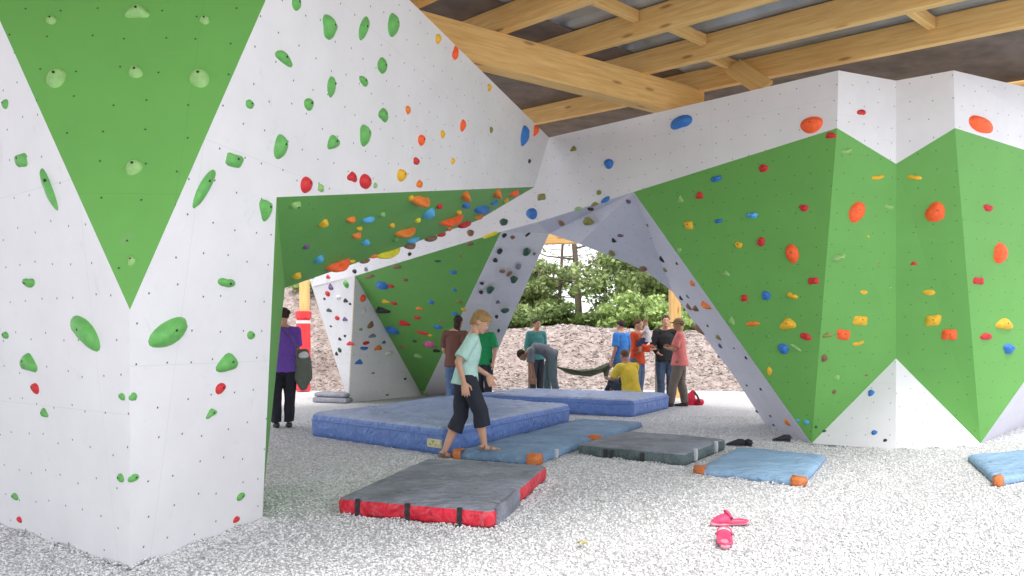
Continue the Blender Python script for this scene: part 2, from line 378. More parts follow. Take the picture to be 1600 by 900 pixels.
# corrugated sheet; its unseen left run is added to shade the left wall
def sheet(i0, i1, rows, amp, lift=0.0):
    verts, faces = [], []
    w = int((i1 - i0) * 20); a0 = raf(i0) + Vector((0, 0, RH + 0.005 + lift)); total = step * (i1 - i0)
    for r in rows:
        for k in range(w + 1):
            p = a0 + total * (k / w) + rd * r
            verts.append(p + Vector((0, 0, amp if 3 <= (k % 10) < 7 else 0.0)))
    for r in range(len(rows) - 1):
        for k in range(w):
            a = r * (w + 1) + k; faces.append((a, a + 1, a + w + 2, a + w + 1))
    return mesh(verts, faces)
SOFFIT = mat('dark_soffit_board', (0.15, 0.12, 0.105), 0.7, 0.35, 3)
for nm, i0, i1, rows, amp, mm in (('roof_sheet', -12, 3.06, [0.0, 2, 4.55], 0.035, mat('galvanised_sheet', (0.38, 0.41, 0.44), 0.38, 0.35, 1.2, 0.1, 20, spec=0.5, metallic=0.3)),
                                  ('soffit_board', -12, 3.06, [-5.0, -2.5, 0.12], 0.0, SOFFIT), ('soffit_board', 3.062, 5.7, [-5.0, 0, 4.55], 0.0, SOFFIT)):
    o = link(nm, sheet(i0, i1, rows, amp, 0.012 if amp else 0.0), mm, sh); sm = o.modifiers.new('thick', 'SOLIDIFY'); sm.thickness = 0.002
# posts
def post_thing(px, base_y, w, top, name='post'):
    q = G(px, base_y); return beam(name, (q.x, q.y, 0), (q.x, q.y, top), w, w, TIMBER, sh, up=Vector((0, 1, 0)))
post = post_thing(474, 612, 0.2, 3.4)
post2 = post_thing(1056, 622, 0.22, 3.4)
q = G(474, 612)
qq = G(1056, 622); ed = (qq - q).normalized()
beam('outer_beam', (q - ed * 1.2) + Vector((0, 0, 3.402)), (qq + ed * 1.2) + Vector((0, 0, 3.402)), 0.2, 0.4, TIMBER, sh)

def tube_bm(bm, pts, rad, seg=12, cap=True):
    rings = []
    for i, p in enumerate(pts):
        p = Vector(p); d = (Vector(pts[min(i + 1, len(pts) - 1)]) - Vector(pts[max(i - 1, 0)])).normalized()
        s = d.cross(Vector((0, 0, 1))); s = s.normalized() if s.length > 1e-3 else Vector((1, 0, 0)); u = s.cross(d)
        r = rad[i] if hasattr(rad, '__len__') else rad
        rings.append([bm.verts.new(p + (s * math.cos(t) + u * math.sin(t)) * r) for t in [2 * math.pi * k / seg for k in range(seg)]])
    for a, b in zip(rings, rings[1:]):
        for k in range(seg): bm.faces.new([a[k], a[(k + 1) % seg], b[(k + 1) % seg], b[k]])
    if cap: bm.faces.new(rings[0][::-1]); bm.faces.new(rings[-1])
bm = bmesh.new(); pr = 0.17
zs = [0.02, 0.03, 0.30, 0.32, 0.335, 0.36, 1.72, 1.74, 1.78, 1.80, 1.95, 1.96]; rr = [0.15, pr, pr, pr * .9, pr * .9, pr, pr, pr * .93, pr * .93, pr * 1.12, pr * 1.12, 0.15]
tube_bm(bm, [(q.x, q.y, z) for z in zs], rr, 20)
pad = link('padding', bm_mesh(bm, False), mat('red_vinyl', (0.72, 0.05, 0.06), 0.45, 0.1, 6), post)
bm = bmesh.new(); tube_bm(bm, [(q.x, q.y, 1.66), (q.x, q.y, 1.73)], pr + 0.004, 20)
link('white_band', bm_mesh(bm), mat('white_tape', (0.75, 0.72, 0.70)), pad)
bm = bmesh.new(); tube_bm(bm, [(q.x, q.y, 0.21), (q.x, q.y, 0.29)], pr + 0.004, 20); link('white_band', bm_mesh(bm), MATS['white_tape'], pad)

# ------------------------------------------------------------------ holds
HC = {'green': (0.13, 0.42, 0.10), 'pale green': (0.27, 0.50, 0.17), 'red': (0.62, 0.03, 0.035), 'orange': (0.85, 0.22, 0.03),
      'bright orange': (0.95, 0.13, 0.03), 'yellow': (0.80, 0.46, 0.03), 'lemon yellow': (0.80, 0.68, 0.04), 'blue': (0.04, 0.19, 0.55), 'light blue': (0.10, 0.42, 0.75),
      'black': (0.025, 0.027, 0.03), 'brown': (0.24, 0.13, 0.07), 'pink': (0.75, 0.12, 0.35), 'purple': (0.17, 0.10, 0.24), 'white': (0.72, 0.70, 0.66), 'dark green': (0.03, 0.10, 0.06), 'olive': (0.25, 0.24, 0.07), 'grey': (0.22, 0.23, 0.25)}
def hold_mat(c):
    return mat('resin_' + c.replace(' ', '_'), HC[c], 0.5, 0.16, 25, 0.5, 180, spec=0.4, bdist=0.003)
BOLT = mat('bolt_steel', (0.05, 0.05, 0.05), 0.4, 0.1, 10, 0, metallic=0.6)
SHAPES = {
    'oval': lambda t: 1.0,
    'round': lambda t: 1.0,
    'teardrop': lambda t: 1.0 + 0.28 * max(0, math.sin(t)) ** 3 - 0.08 * abs(math.cos(t)),
    'drop': lambda t: 1.0 + 0.28 * max(0, -math.sin(t)) ** 3 - 0.08 * abs(math.cos(t)),
    'square': lambda t: min(1 / max(abs(math.cos(t)), 1e-3), 1 / max(abs(math.sin(t)), 1e-3)) * 0.93,
    'wedge': lambda t: 0.82 + 0.33 * abs(math.cos(1.5 * (t - 1.57))) ** 3,
    'knobbly': lambda t: 0.94 + 0.07 * math.sin(3 * t + 1) + 0.05 * math.sin(5 * t),
    'jug': lambda t: 1.0 + 0.08 * math.cos(2 * t) - 0.42 * max(0, math.sin(t)) ** 4,
    'cap': lambda t: 1.0 - 0.5 * max(0, -math.sin(t)) ** 2.5,
    'peanut': lambda t: 0.78 + 0.24 * abs(math.sin(t)) ** 1.5,
    'curved': lambda t: 0.9 + 0.1 * math.cos(2 * t),
    'slim': lambda t: 1.0,
}
def make_hold(plane, px, py, w, h, colour, shape, rot=0):
    c = plane.hit(px, py); n = plane.n; dist = (c - EYE).length
    e1 = Vector((0, 0, 1)).cross(n); e1 = e1.normalized() if e1.length > 0.05 else Vector((1, 0, 0)); e2 = n.cross(e1).normalized()
    view = (c - EYE).normalized()
    # true size: undo foreshortening up to a limit
    s1 = max(0.6, math.sqrt(max(0, 1 - e1.dot(view) ** 2))); s2 = max(0.6, math.sqrt(max(0, 1 - e2.dot(view) ** 2)))
    W = w / F * c.y / 2 / s1; Hh = h / F * c.y / 2 / s2
    ht = min(0.09, max(0.012, 0.62 * min(W, Hh)))
    if shape == 'jug': ht *= 1.35
    if plane is FACES['under'][0]: W *= 1.22; Hh *= 1.3; ht *= 1.7
    rr = R(rot); seg, rings = 20, 6
    ph = random.random() * 10; fn = SHAPES[shape]
    bm = bmesh.new(); prev = None
    top = None; cs, sn = math.cos(rr), math.sin(rr)
    for j in range(rings + 1):
        q = 1 - j / rings      # 1 rim .. 0 apex
        ring = []
        z = ht * (1 - q ** 2.6)
        lean = (1 - q) * 0.28
        if j == rings:
            pt = c + n * (z * 0.97) + e2 * (Hh * lean)
            top = bm.verts.new(pt)
            for k in range(seg): bm.faces.new([prev[k], prev[(k + 1) % seg], top])
            break
        for k in range(seg):
            t = 2 * math.pi * k / seg
            r = fn(t) * (0.95 + 0.08 * math.sin(2 * t + ph) + 0.04 * math.sin(3 * t + ph * 2))
            x = W * r * q * math.cos(t); y = Hh * r * q * math.sin(t)
            if shape == 'curved': x += W * 0.5 * (y / max(Hh, 1e-4)) ** 2 - W * 0.25
            if shape == 'jug' and q < 0.75 and math.sin(t) > 0.2: zz = z - ht * 0.45 * math.sin(t) * (1 - abs(q - 0.35))
            else: zz = z
            zz += ht * 0.13 * noise.noise(Vector((x * 30 + ph, y * 30, j)))
            a, b_ = x * cs - y * sn, x * sn + y * cs
            ring.append(bm.verts.new(c + e1 * a + e2 * (b_ + Hh * lean * (1 if shape != 'slim' else 0.2)) + n * (zz if j else -0.004)))
        if prev:
            for k in range(seg): bm.faces.new([prev[k], prev[(k + 1) % seg], ring[(k + 1) % seg], ring[k]])
        prev = ring
    me = bm_mesh(bm, True)
    o = link('climbing_hold', me, hold_mat(colour))
    if min(w, h) >= 13:
        bm = bmesh.new(); br = min(0.008, 0.18 * min(W, Hh)); cc = top.co if False else None
        pt = c + e2 * (Hh * 0.26) + n * (ht * 0.90)
        if shape == 'jug': pt = c - e2 * (Hh * 0.1) + n * (ht * 0.9)
        vs0 = [bm.verts.new(pt + (e1 * math.cos(2 * math.pi * k / 10) + e2 * math.sin(2 * math.pi * k / 10)) * br - n * ht * .3) for k in range(10)]
        vs1 = [bm.verts.new(pt + (e1 * math.cos(2 * math.pi * k / 10) + e2 * math.sin(2 * math.pi * k / 10)) * br + n * (0.004 + 0.02 * ht)) for k in range(10)]
        for k in range(10): bm.faces.new([vs0[k], vs0[(k + 1) % 10], vs1[(k + 1) % 10], vs1[k]])
        bm.faces.new(vs1)
        link('bolt', bm_mesh(bm), BOLT, o)
    return o, W, Hh

def fp(a, b, c): return Plane(a, b, c)
FACES = {
 'left_white': (lo, 'the near left white wall'),
 'left_over': (up, 'the white overhang above the passage'),
 'left_green': (fp(A, F0, FL), 'the near left green triangle'),
 'far_left': (lw, 'the white wall at the left edge'),
 'jamb': (fp(C, B2, JB), 'the narrow green side edge'),
 'under': (fp(C, JU, Dp), 'the green underside above the passage'),
 'bridge': (band, 'the long white bridge'),
 'rear_green': (fp(b555, AP, b783), 'the dark green rear triangle'),
 'rear_white': (fp(b555, W2b, AP), 'the rear white triangle'),
 'rear_thin': (fp(P(484, 436, 14.6), W2b, b555), 'the thin bright rear panel'),
 'column': (fp(b783, AP, pe), 'the slanting white rear column'),
 'arch': (W4b, 'the shade-grey arch above the people'),
 'grey': (W4, 'the shade-grey slanting arch leg'),
 'g3': (g3, 'the darker green right face'),
 'g4': (fp(BB_R, VB, RB), 'the bright green right face'),
 'g4m': (fp(VB, BB_Rm, RBm), 'the far right bright green face'),
 'g3m': (fp(BB_Rm, RBm, m990), 'the green face at the right edge'),
 'vtop': (fp(BT_R, VT, BB_R), 'the white top above the bright green face'),
 'vtopm': (fp(BT_Rm, BB_Rm, m990), 'the white top at the right edge'),
 'foot': (fp(RB, VA, WB), 'the white foot triangle at right'),
 'footm': (fp(VA, RBm, WB), 'the white foot at the right edge'),
}
g_, pg, r_, o_, bo, y_, ly, b_, lb, k_, br, pk, pu, wh, dg, ol, gy = 'green', 'pale green', 'red', 'orange', 'bright orange', 'yellow', 'lemon yellow', 'blue', 'light blue', 'black', 'brown', 'pink', 'purple', 'white', 'dark green', 'olive', 'grey'
HOLDS = {
 'left_over': [(462,5,16,22,g_,'oval'),(513,43,24,38,g_,'knobbly'),(567,46,15,38,g_,'teardrop',-15),(613,38,22,30,g_,'drop'),(443,91,32,20,g_,'wedge'),(596,104,18,24,g_,'teardrop'),
   (518,136,13,44,g_,'curved',12),(568,127,18,15,g_,'oval'),(482,163,17,20,g_,'round'),(390,163,16,15,g_,'knobbly'),(598,180,18,22,g_,'wedge'),(437,230,22,44,g_,'peanut'),(520,223,23,24,g_,'wedge',30),
   (569,210,21,30,g_,'drop'),(478,288,20,27,r_,'drop'),(501,294,12,13,pg,'square'),(550,277,18,18,r_,'wedge'),(570,284,21,27,r_,'oval'),(586,290,9,10,pg,'knobbly'),(627,274,20,22,y_,'round'),
   (655,288,14,14,o_,'wedge'),(650,252,14,14,r_,'knobbly'),(658,219,16,18,bo,'oval'),(637,172,10,14,o_,'oval'),(691,210,10,13,y_,'oval'),(707,252,8,12,y_,'oval'),(722,197,12,18,bo,'teardrop'),
   (684,61,12,16,y_,'knobbly'),(710,84,12,20,bo,'wedge'),(764,137,10,12,y_,'knobbly'),(767,203,8,10,ol,'round'),(818,211,20,28,b_,'drop'),(836,204,12,20,bo,'knobbly'),(827,252,8,8,k_,'round')],
 'left_white': [(320,296,15,108,g_,'curved',-27),(366,251,28,24,g_,'square'),(414,327,20,36,g_,'wedge',180),(354,441,24,20,g_,'jug'),(264,520,58,46,g_,'oval',28),(392,524,14,14,g_,'round'),(355,568,32,34,g_,'wedge'),
   (344,607,15,20,r_,'oval'),(208,620,12,14,g_,'round'),(330,646,16,16,g_,'wedge',20),(209,747,15,15,g_,'round'),(376,776,13,14,g_,'oval'),(369,812,10,12,r_,'round')],
 'left_green': [(215,20,34,22,pg,'wedge'),(320,32,16,14,pg,'round'),(212,113,26,18,pg,'oval',-25),(312,123,31,31,pg,'round'),(209,262,24,28,pg,'round'),(205,408,14,16,pg,'knobbly'),(88,123,30,30,pg,'round'),(80,32,16,14,pg,'oval')],
 'far_left': [(135,520,56,46,g_,'oval',-28),(46,568,32,34,g_,'wedge'),(56,607,15,20,r_,'oval'),(70,646,16,16,g_,'wedge'),(78,296,15,104,g_,'curved',27),(34,251,26,24,g_,'square'),(46,441,24,20,g_,'jug'),(9,524,14,14,g_,'round'),(24,776,14,14,g_,'oval'),(31,812,10,12,r_,'round'),(191,620,12,14,g_,'round'),(189,747,14,15,g_,'round'),(9,163,14,15,g_,'round')],
 'jamb': [(432,410,6,12,pg,'round'),(431,484,7,16,ol,'knobbly'),(417,746,6,16,y_,'knobbly'),(415,778,6,16,r_,'oval')],
 'under': [(461,320,14,14,pg,'round'),(505,348,12,15,y_,'knobbly'),(548,343,17,12,o_,'wedge'),(575,343,26,12,lb,'peanut',15),(561,357,12,8,y_,'wedge'),(557,368,18,12,o_,'wedge'),(571,378,14,12,lb,'knobbly'),(497,404,11,15,lb,'oval',-20),
   (463,430,12,14,y_,'knobbly'),(528,412,26,20,bo,'jug',35),(657,312,38,20,o_,'jug',12),(641,309,10,9,y_,'round'),(669,333,20,18,lb,'round'),(633,361,28,16,o_,'jug',25),(645,375,22,11,lb,'oval',20),(606,395,34,14,ly,'jug',25),
   (640,383,20,11,br,'jug',15),(673,372,24,12,br,'knobbly',20),(728,306,26,15,o_,'jug'),(728,321,24,10,b_,'oval',10),(753,327,42,15,b_,'oval',12),(705,343,34,16,bo,'jug',30),(725,350,24,13,r_,'knobbly',25),(777,302,22,14,o_,'jug'),(803,302,20,12,bo,'wedge',20),(570,408,16,7,br,'slim',20),(702,357,16,7,o_,'slim',10),(748,339,18,9,o_,'wedge',20),(690,366,16,8,r_,'slim',20),(716,332,14,9,y_,'wedge'),(584,400,14,8,o_,'wedge',20),(549,408,12,8,y_,'knobbly',20),(612,352,12,9,y_,'round'),(772,317,16,9,b_,'wedge',15),(790,313,12,8,y_,'knobbly'),(652,344,10,9,ly,'round'),(618,374,12,9,g_,'round'),(686,322,12,10,r_,'round'),(597,335,10,9,pg,'round'),(478,385,10,10,pu,'round')],
 'bridge': [(831,334,18,20,b_,'round'),(787,347,14,14,dg,'knobbly'),(846,308,14,12,ol,'square'),(1064,193,36,27,b_,'cap'),(951,255,18,15,b_,'drop'),(896,233,12,8,ol,'wedge'),(936,301,8,9,ol,'oval'),(946,312,18,8,b_,'oval',15),
   (929,319,12,7,ol,'wedge'),(903,326,14,6,pg,'slim'),(1268,195,36,27,bo,'oval',12),(735,364,12,13,br,'knobbly'),(640,397,6,7,k_,'round'),(554,424,7,8,k_,'round'),(572,421,6,8,gy,'wedge'),(766,367,22,9,ly,'jug',10)],
 'rear_green': [(597,446,18,18,b_,'round'),(577,432,22,6,br,'slim',10),(620,417,16,8,br,'knobbly'),(633,437,10,7,br,'oval'),(611,447,9,8,r_,'oval'),(602,471,12,8,y_,'wedge'),(616,474,9,8,r_,'round'),(655,482,12,7,o_,'wedge'),
   (597,485,22,14,k_,'wedge'),(631,505,17,12,r_,'wedge'),(652,496,12,8,r_,'knobbly'),(613,516,18,18,b_,'oval'),(671,538,20,12,pk,'oval'),(660,520,20,7,r_,'slim',-8),(672,524,8,5,y_,'slim'),(648,533,6,6,dg,'round'),(629,542,14,6,ol,'slim'),(652,556,12,9,pg,'wedge'),
   (684,511,14,9,b_,'oval'),(674,472,9,8,b_,'round'),(710,453,7,6,b_,'oval'),(708,425,11,8,b_,'jug'),(684,408,12,5,dg,'slim'),(718,400,9,5,ol,'slim'),(718,471,8,9,ol,'knobbly'),(711,490,10,7,b_,'oval'),(689,501,10,6,ol,'wedge'),(724,484,6,9,y_,'oval'),(734,381,14,7,br,'slim',12),(682,548,14,7,k_,'wedge'),(664,613,7,7,pg,'round')],
 'rear_white': [(567,466,9,14,bo,'oval'),(568,486,11,10,wh,'knobbly'),(579,508,9,14,br,'wedge'),(564,515,6,5,g_,'round'),(582,525,12,8,gy,'wedge'),(572,536,11,7,r_,'oval'),(569,544,12,8,b_,'jug'),(591,544,12,10,o_,'wedge'),(608,552,13,10,wh,'knobbly'),(600,535,7,5,dg,'wedge'),(561,566,12,10,b_,'wedge'),(583,583,5,4,gy,'round'),(633,592,5,4,k_,'round'),(605,617,5,3,k_,'slim')],
 'rear_thin': [(513,433,8,8,r_,'wedge'),(541,444,8,14,g_,'oval',20),(517,449,8,11,pu,'wedge'),(512,459,8,10,r_,'oval'),(529,465,8,10,wh,'oval'),(507,467,4,5,k_,'round'),(540,470,7,8,k_,'wedge'),(547,475,4,5,k_,'round'),(514,485,10,7,dg,'wedge'),(527,497,8,9,r_,'knobbly'),(539,499,8,8,pu,'wedge'),(517,510,4,4,k_,'round'),(531,530,6,6,k_,'wedge'),(539,525,4,5,k_,'round'),(531,547,6,9,dg,'knobbly'),(526,553,5,7,k_,'wedge'),(547,537,12,8,r_,'wedge')],
 'column': [(788,368,8,8,k_,'round'),(801,371,8,6,br,'oval'),(825,366,5,10,k_,'slim',-20),(781,393,10,10,k_,'knobbly'),(774,407,8,8,k_,'wedge'),(823,394,14,14,dg,'knobbly'),(835,397,5,5,br,'round'),(810,417,9,12,gy,'oval'),(785,424,10,6,br,'oval'),(796,428,7,11,br,'oval',-20),(803,437,13,15,dg,'knobbly'),(753,443,7,5,k_,'oval'),(766,453,13,15,dg,'knobbly'),(752,457,7,7,k_,'round'),(778,472,8,6,pu,'wedge'),(789,485,14,9,dg,'oval',35),(776,495,6,8,k_,'oval'),(779,517,5,8,k_,'oval')],
 'arch': [(877,349,10,10,br,'round'),(919,346,19,14,ol,'wedge'),(923,327,10,6,k_,'oval'),(982,315,9,8,pu,'knobbly'),(969,368,10,6,pu,'wedge'),(959,376,8,8,k_,'wedge'),(956,396,11,11,ol,'round'),(1005,420,14,9,br,'oval')],
 'grey': [(1012,352,8,6,gy,'round'),(1016,371,8,10,pu,'wedge'),(1021,400,12,8,br,'oval'),(1035,405,8,13,k_,'oval',20),(1030,424,8,6,k_,'wedge'),(1040,422,11,10,ol,'wedge'),(1058,412,8,6,k_,'wedge'),(1083,443,11,13,o_,'wedge'),(1065,466,8,10,k_,'wedge'),(1075,463,5,10,gy,'oval',15),(1078,480,9,14,br,'wedge'),(1088,481,11,15,br,'jug'),(1104,476,20,17,o_,'jug',-20),(1092,513,22,17,br,'wedge',-30),(1106,509,6,6,dg,'round'),(1123,527,14,12,ol,'square'),(1126,540,7,11,pu,'slim',20),(1123,557,6,6,pu,'round'),(1147,544,4,4,k_,'round'),(1166,559,6,7,k_,'oval'),(1167,602,6,5,k_,'oval'),(1189,608,5,6,k_,'oval'),(1183,643,7,6,k_,'oval'),(1204,650,7,5,k_,'oval'),(1209,664,6,5,k_,'oval'),(1231,660,8,14,o_,'oval',20)],
 'g3': [(1119,279,16,13,b_,'jug'),(1193,263,18,13,r_,'knobbly'),(1093,306,14,12,r_,'wedge'),(1063,312,10,12,pg,'wedge'),(1076,352,15,15,y_,'square'),(1123,345,12,9,b_,'jug'),(1175,336,17,14,lb,'jug'),(1256,325,16,13,r_,'knobbly'),(1154,383,13,13,y_,'knobbly'),(1189,378,14,15,r_,'oval'),
   (1238,398,23,29,bo,'teardrop'),(1134,428,12,11,pg,'wedge'),(1271,439,17,13,r_,'square'),(1163,466,11,13,r_,'square'),(1197,462,17,16,b_,'knobbly'),(1238,462,16,12,y_,'jug',-25),(1143,502,10,16,pg,'wedge'),(1176,506,22,9,o_,'oval'),(1231,507,26,20,y_,'wedge'),(1259,526,18,13,r_,'oval',-20),(1224,545,18,20,b_,'knobbly'),(1243,543,20,6,pg,'slim',-35),(1202,580,8,16,y_,'oval'),(1061,391,8,10,pg,'round'),(1246,657,6,6,lb,'round'),(1260,660,9,10,lb,'knobbly'),(1298,212,18,11,r_,'wedge'),(1200,525,7,7,g_,'round')],
 'g4': [(1322,236,17,11,pg,'jug',20),(1371,277,20,10,y_,'jug',12),(1337,331,35,27,bo,'drop',60),(1388,323,16,11,pg,'jug'),(1355,370,12,8,y_,'wedge'),(1310,402,18,18,pg,'jug',20),(1371,412,12,9,r_,'wedge'),(1390,450,14,11,pg,'oval'),(1349,457,20,11,y_,'oval'),(1343,501,25,21,y_,'square'),(1317,523,23,20,bo,'square'),(1293,524,15,10,ol,'wedge'),(1340,536,20,12,y_,'jug',10),(1380,547,26,11,b_,'oval',6),(1288,560,12,13,br,'knobbly'),(1355,571,16,11,g_,'knobbly'),(1352,587,16,11,br,'knobbly'),(1303,612,8,9,br,'round'),(1307,590,10,10,pg,'round'),(1289,673,9,8,dg,'jug'),(1275,667,5,5,dg,'round')],
 'g4m': [(1429,277,20,10,y_,'jug',-12),(1463,331,35,27,bo,'drop',-60),(1427,412,12,9,r_,'wedge'),(1451,457,20,11,y_,'oval'),(1457,501,25,21,y_,'square'),(1483,523,23,20,bo,'square'),(1420,547,26,11,b_,'oval'),(1448,587,16,11,br,'knobbly')],
 'g3m': [(1562,398,23,29,bo,'teardrop'),(1544,325,16,13,r_,'knobbly'),(1529,439,17,13,r_,'square'),(1569,507,26,20,y_,'wedge'),(1541,526,18,13,r_,'oval'),(1576,545,18,20,b_,'knobbly')],
 'vtop': [(1345,177,17,13,r_,'cap')],
 'vtopm': [(1532,195,36,27,bo,'oval',-12)],
 'foot': [(1361,614,10,13,b_,'knobbly'),(1366,676,9,9,b_,'round'),(1383,688,6,6,k_,'round')],
 'footm': [(1439,614,10,13,b_,'knobbly'),(1434,676,9,9,gy,'round')],
}
ORD = ['', 'second ', 'third ', 'fourth ', 'fifth ', 'sixth ', 'seventh ', 'eighth ', 'ninth ', 'tenth ', 'eleventh ', 'twelfth ']
made = 0
for key, lst in HOLDS.items():
    plane, where = FACES[key]
    bycol = {}
    for h in lst: bycol.setdefault(h[4], []).append(h)
    for h in lst:
        px, py, w, hh, colr, shp = h[:6]; rot = h[6] if len(h) > 6 else 0
        o, W, Hh = make_hold(plane, px, py, w, hh, colr, shp, rot)
        same = sorted(bycol[colr], key=lambda q: q[1]); i = same.index(h); n_ = len(same)
        if n_ == 1: which = 'the only ' + colr + ' one there'
        elif i < n_ / 2: which = ORD[i] + 'highest ' + colr + ' one there'
        else: which = ORD[n_ - 1 - i] + 'lowest ' + colr + ' one there'
        lab = f"{shp} hold on {where}, {which}"
        tag(o, lab, 'climbing hold', 'resin climbing holds bolted to the walls'); made += 1
print('holds', made)

# ------------------------------------------------------------------ mats
def cell_noise(x, y, s, seed): return noise.noise(Vector((x * s + seed, y * s - seed, seed * 1.7)))
def quad_slab(c4, z0, z1, top_m, side_m, name, parent=None, rad=0.06, puff=0.015, wr=0.006, seed=1.0, res=0.045, sidebulge=0.012):
    """soft mat: rounded outline, puffed wrinkled top, bulging sides; returns world mesh object with two slots"""
    a, b, c, d = [Vector((p[0], p[1], 0)) for p in c4]
    L1 = max((b - a).length, (c - d).length); L2 = max((d - a).length, (c - b).length)
    nu = max(6, int(L1 / res)); nv = max(6, int(L2 / res))
    hgt = z1 - z0
    def bil(u, v):
        # rounded corners: pull the corner towards the middle
        x, y = u * L1, v * L2
        cx = min(x, L1 - x); cy = min(y, L2 - y)
        if cx < rad and cy < rad:
            dx, dy = rad - cx, rad - cy; m_ = max(dx, dy); ln = math.hypot(dx, dy)
            if ln > 1e-6: k = m_ / ln; dx2, dy2 = dx * k, dy * k
            else: dx2 = dy2 = 0
            x += (dx - dx2) * (1 if x < L1 / 2 else -1); y += (dy - dy2) * (1 if y < L2 / 2 else -1)
        u, v = x / L1, y / L2
        return a * (1 - u) * (1 - v) + b * u * (1 - v) + c * u * v + d * (1 - u) * v
    verts, faces, mi = [], [], []
    def zt(u, v, p):
        e = min(u * L1, (1 - u) * L1, v * L2, (1 - v) * L2)
        k = 1 - math.exp(-e / 0.07)
        rp = abs(cell_noise(p.x, p.y, 1.6, seed)); rq = 1 - 2 * abs(cell_noise(p.x + 0.8 * p.y, p.y * 0.35, 3.0, seed + 3)); rq = max(0, rq); r3 = max(0, 1 - 2.4 * abs(cell_noise(p.x * 0.4, p.y - 0.5 * p.x, 4.0, seed + 9)))
        return z1 - 0.012 * math.exp(-e / 0.02) + k * (puff * (0.6 + cell_noise(p.x, p.y, 1.1, seed)) + wr * (0.9 * rp) + wr * 0.9 * rq ** 5 + wr * 0.9 * r3 ** 5 + 0.25 * wr * cell_noise(p.x, p.y, 12, seed))
    for j in range(nv + 1):
        for i in range(nu + 1):
            u, v = i / nu, j / nv; p = bil(u, v); p.z = zt(u, v, p); verts.append(p)
    for j in range(nv):
        for i in range(nu):
            q = j * (nu + 1) + i; faces.append((q, q + 1, q + nu + 2, q + nu + 1)); mi.append(0)
    loop = [i for i in range(nu + 1)] + [j * (nu + 1) + nu for j in range(1, nv + 1)] + [nv * (nu + 1) + i for i in range(nu - 1, -1, -1)] + [j * (nu + 1) for j in range(nv - 1, 0, -1)]
    cen = (a + b + c + d) / 4; prev = loop
    for t in (0.12, 0.3, 0.55, 0.8, 1.0):
        ring = []
        for q in loop:
            p = verts[q].copy(); o_ = (p - cen); o_.z = 0; o_.normalize()
            z = verts[q].z * (1 - t) + z0 * t
            bl = sidebulge * math.sin(math.pi * min(1, t)) + 0.25 * wr * cell_noise(p.x * 1.5 + t, p.y * 1.5, 9, seed)
            ring.append(len(verts)); verts.append(Vector((p.x, p.y, z)) + o_ * bl)
        for k in range(len(loop)):
            k2 = (k + 1) % len(loop); faces.append((prev[k], ring[k], ring[k2], prev[k2])); mi.append(1)
        prev = ring
    faces.append(tuple(reversed(prev))); mi.append(1)
    me = mesh(verts, faces, True)
    me.materials.append(top_m); me.materials.append(side_m); me.polygons.foreach_set('material_index', mi)
    return link(name, me, None, parent)

def strip_box(p0, p1, out, z0, z1, th, name, m, parent):
    """flat strip standing on a side face between p0 and p1"""
    p0 = Vector((p0[0], p0[1], 0)); p1 = Vector((p1[0], p1[1], 0)); out = Vector((out[0], out[1], 0)).normalized()
    bm = bmesh.new(); vs = []
    for z in (z0, (z0 + z1) / 2, z1):
        for p in (p0, p1):
            for k in (0, 1): vs.append(bm.verts.new(p + out * (th * k + 0.004 * (z == (z0 + z1) / 2)) + Vector((0, 0, z))))
    def f(*i): bm.faces.new([vs[q] for q in i])
    for s in (0, 4):
        f(s + 1, s + 3, s + 7, s + 5); f(s, s + 4, s + 6, s + 2); f(s, s + 1, s + 5, s + 4); f(s + 2, s + 6, s + 7, s + 3)
    f(0, 2, 3, 1); f(8, 9, 11, 10)
    bmesh.ops.bevel(bm, geom=bm.edges[:], offset=min(0.003, th / 3), segments=1, affect='EDGES')
    return link(name, bm_mesh(bm), m, parent)
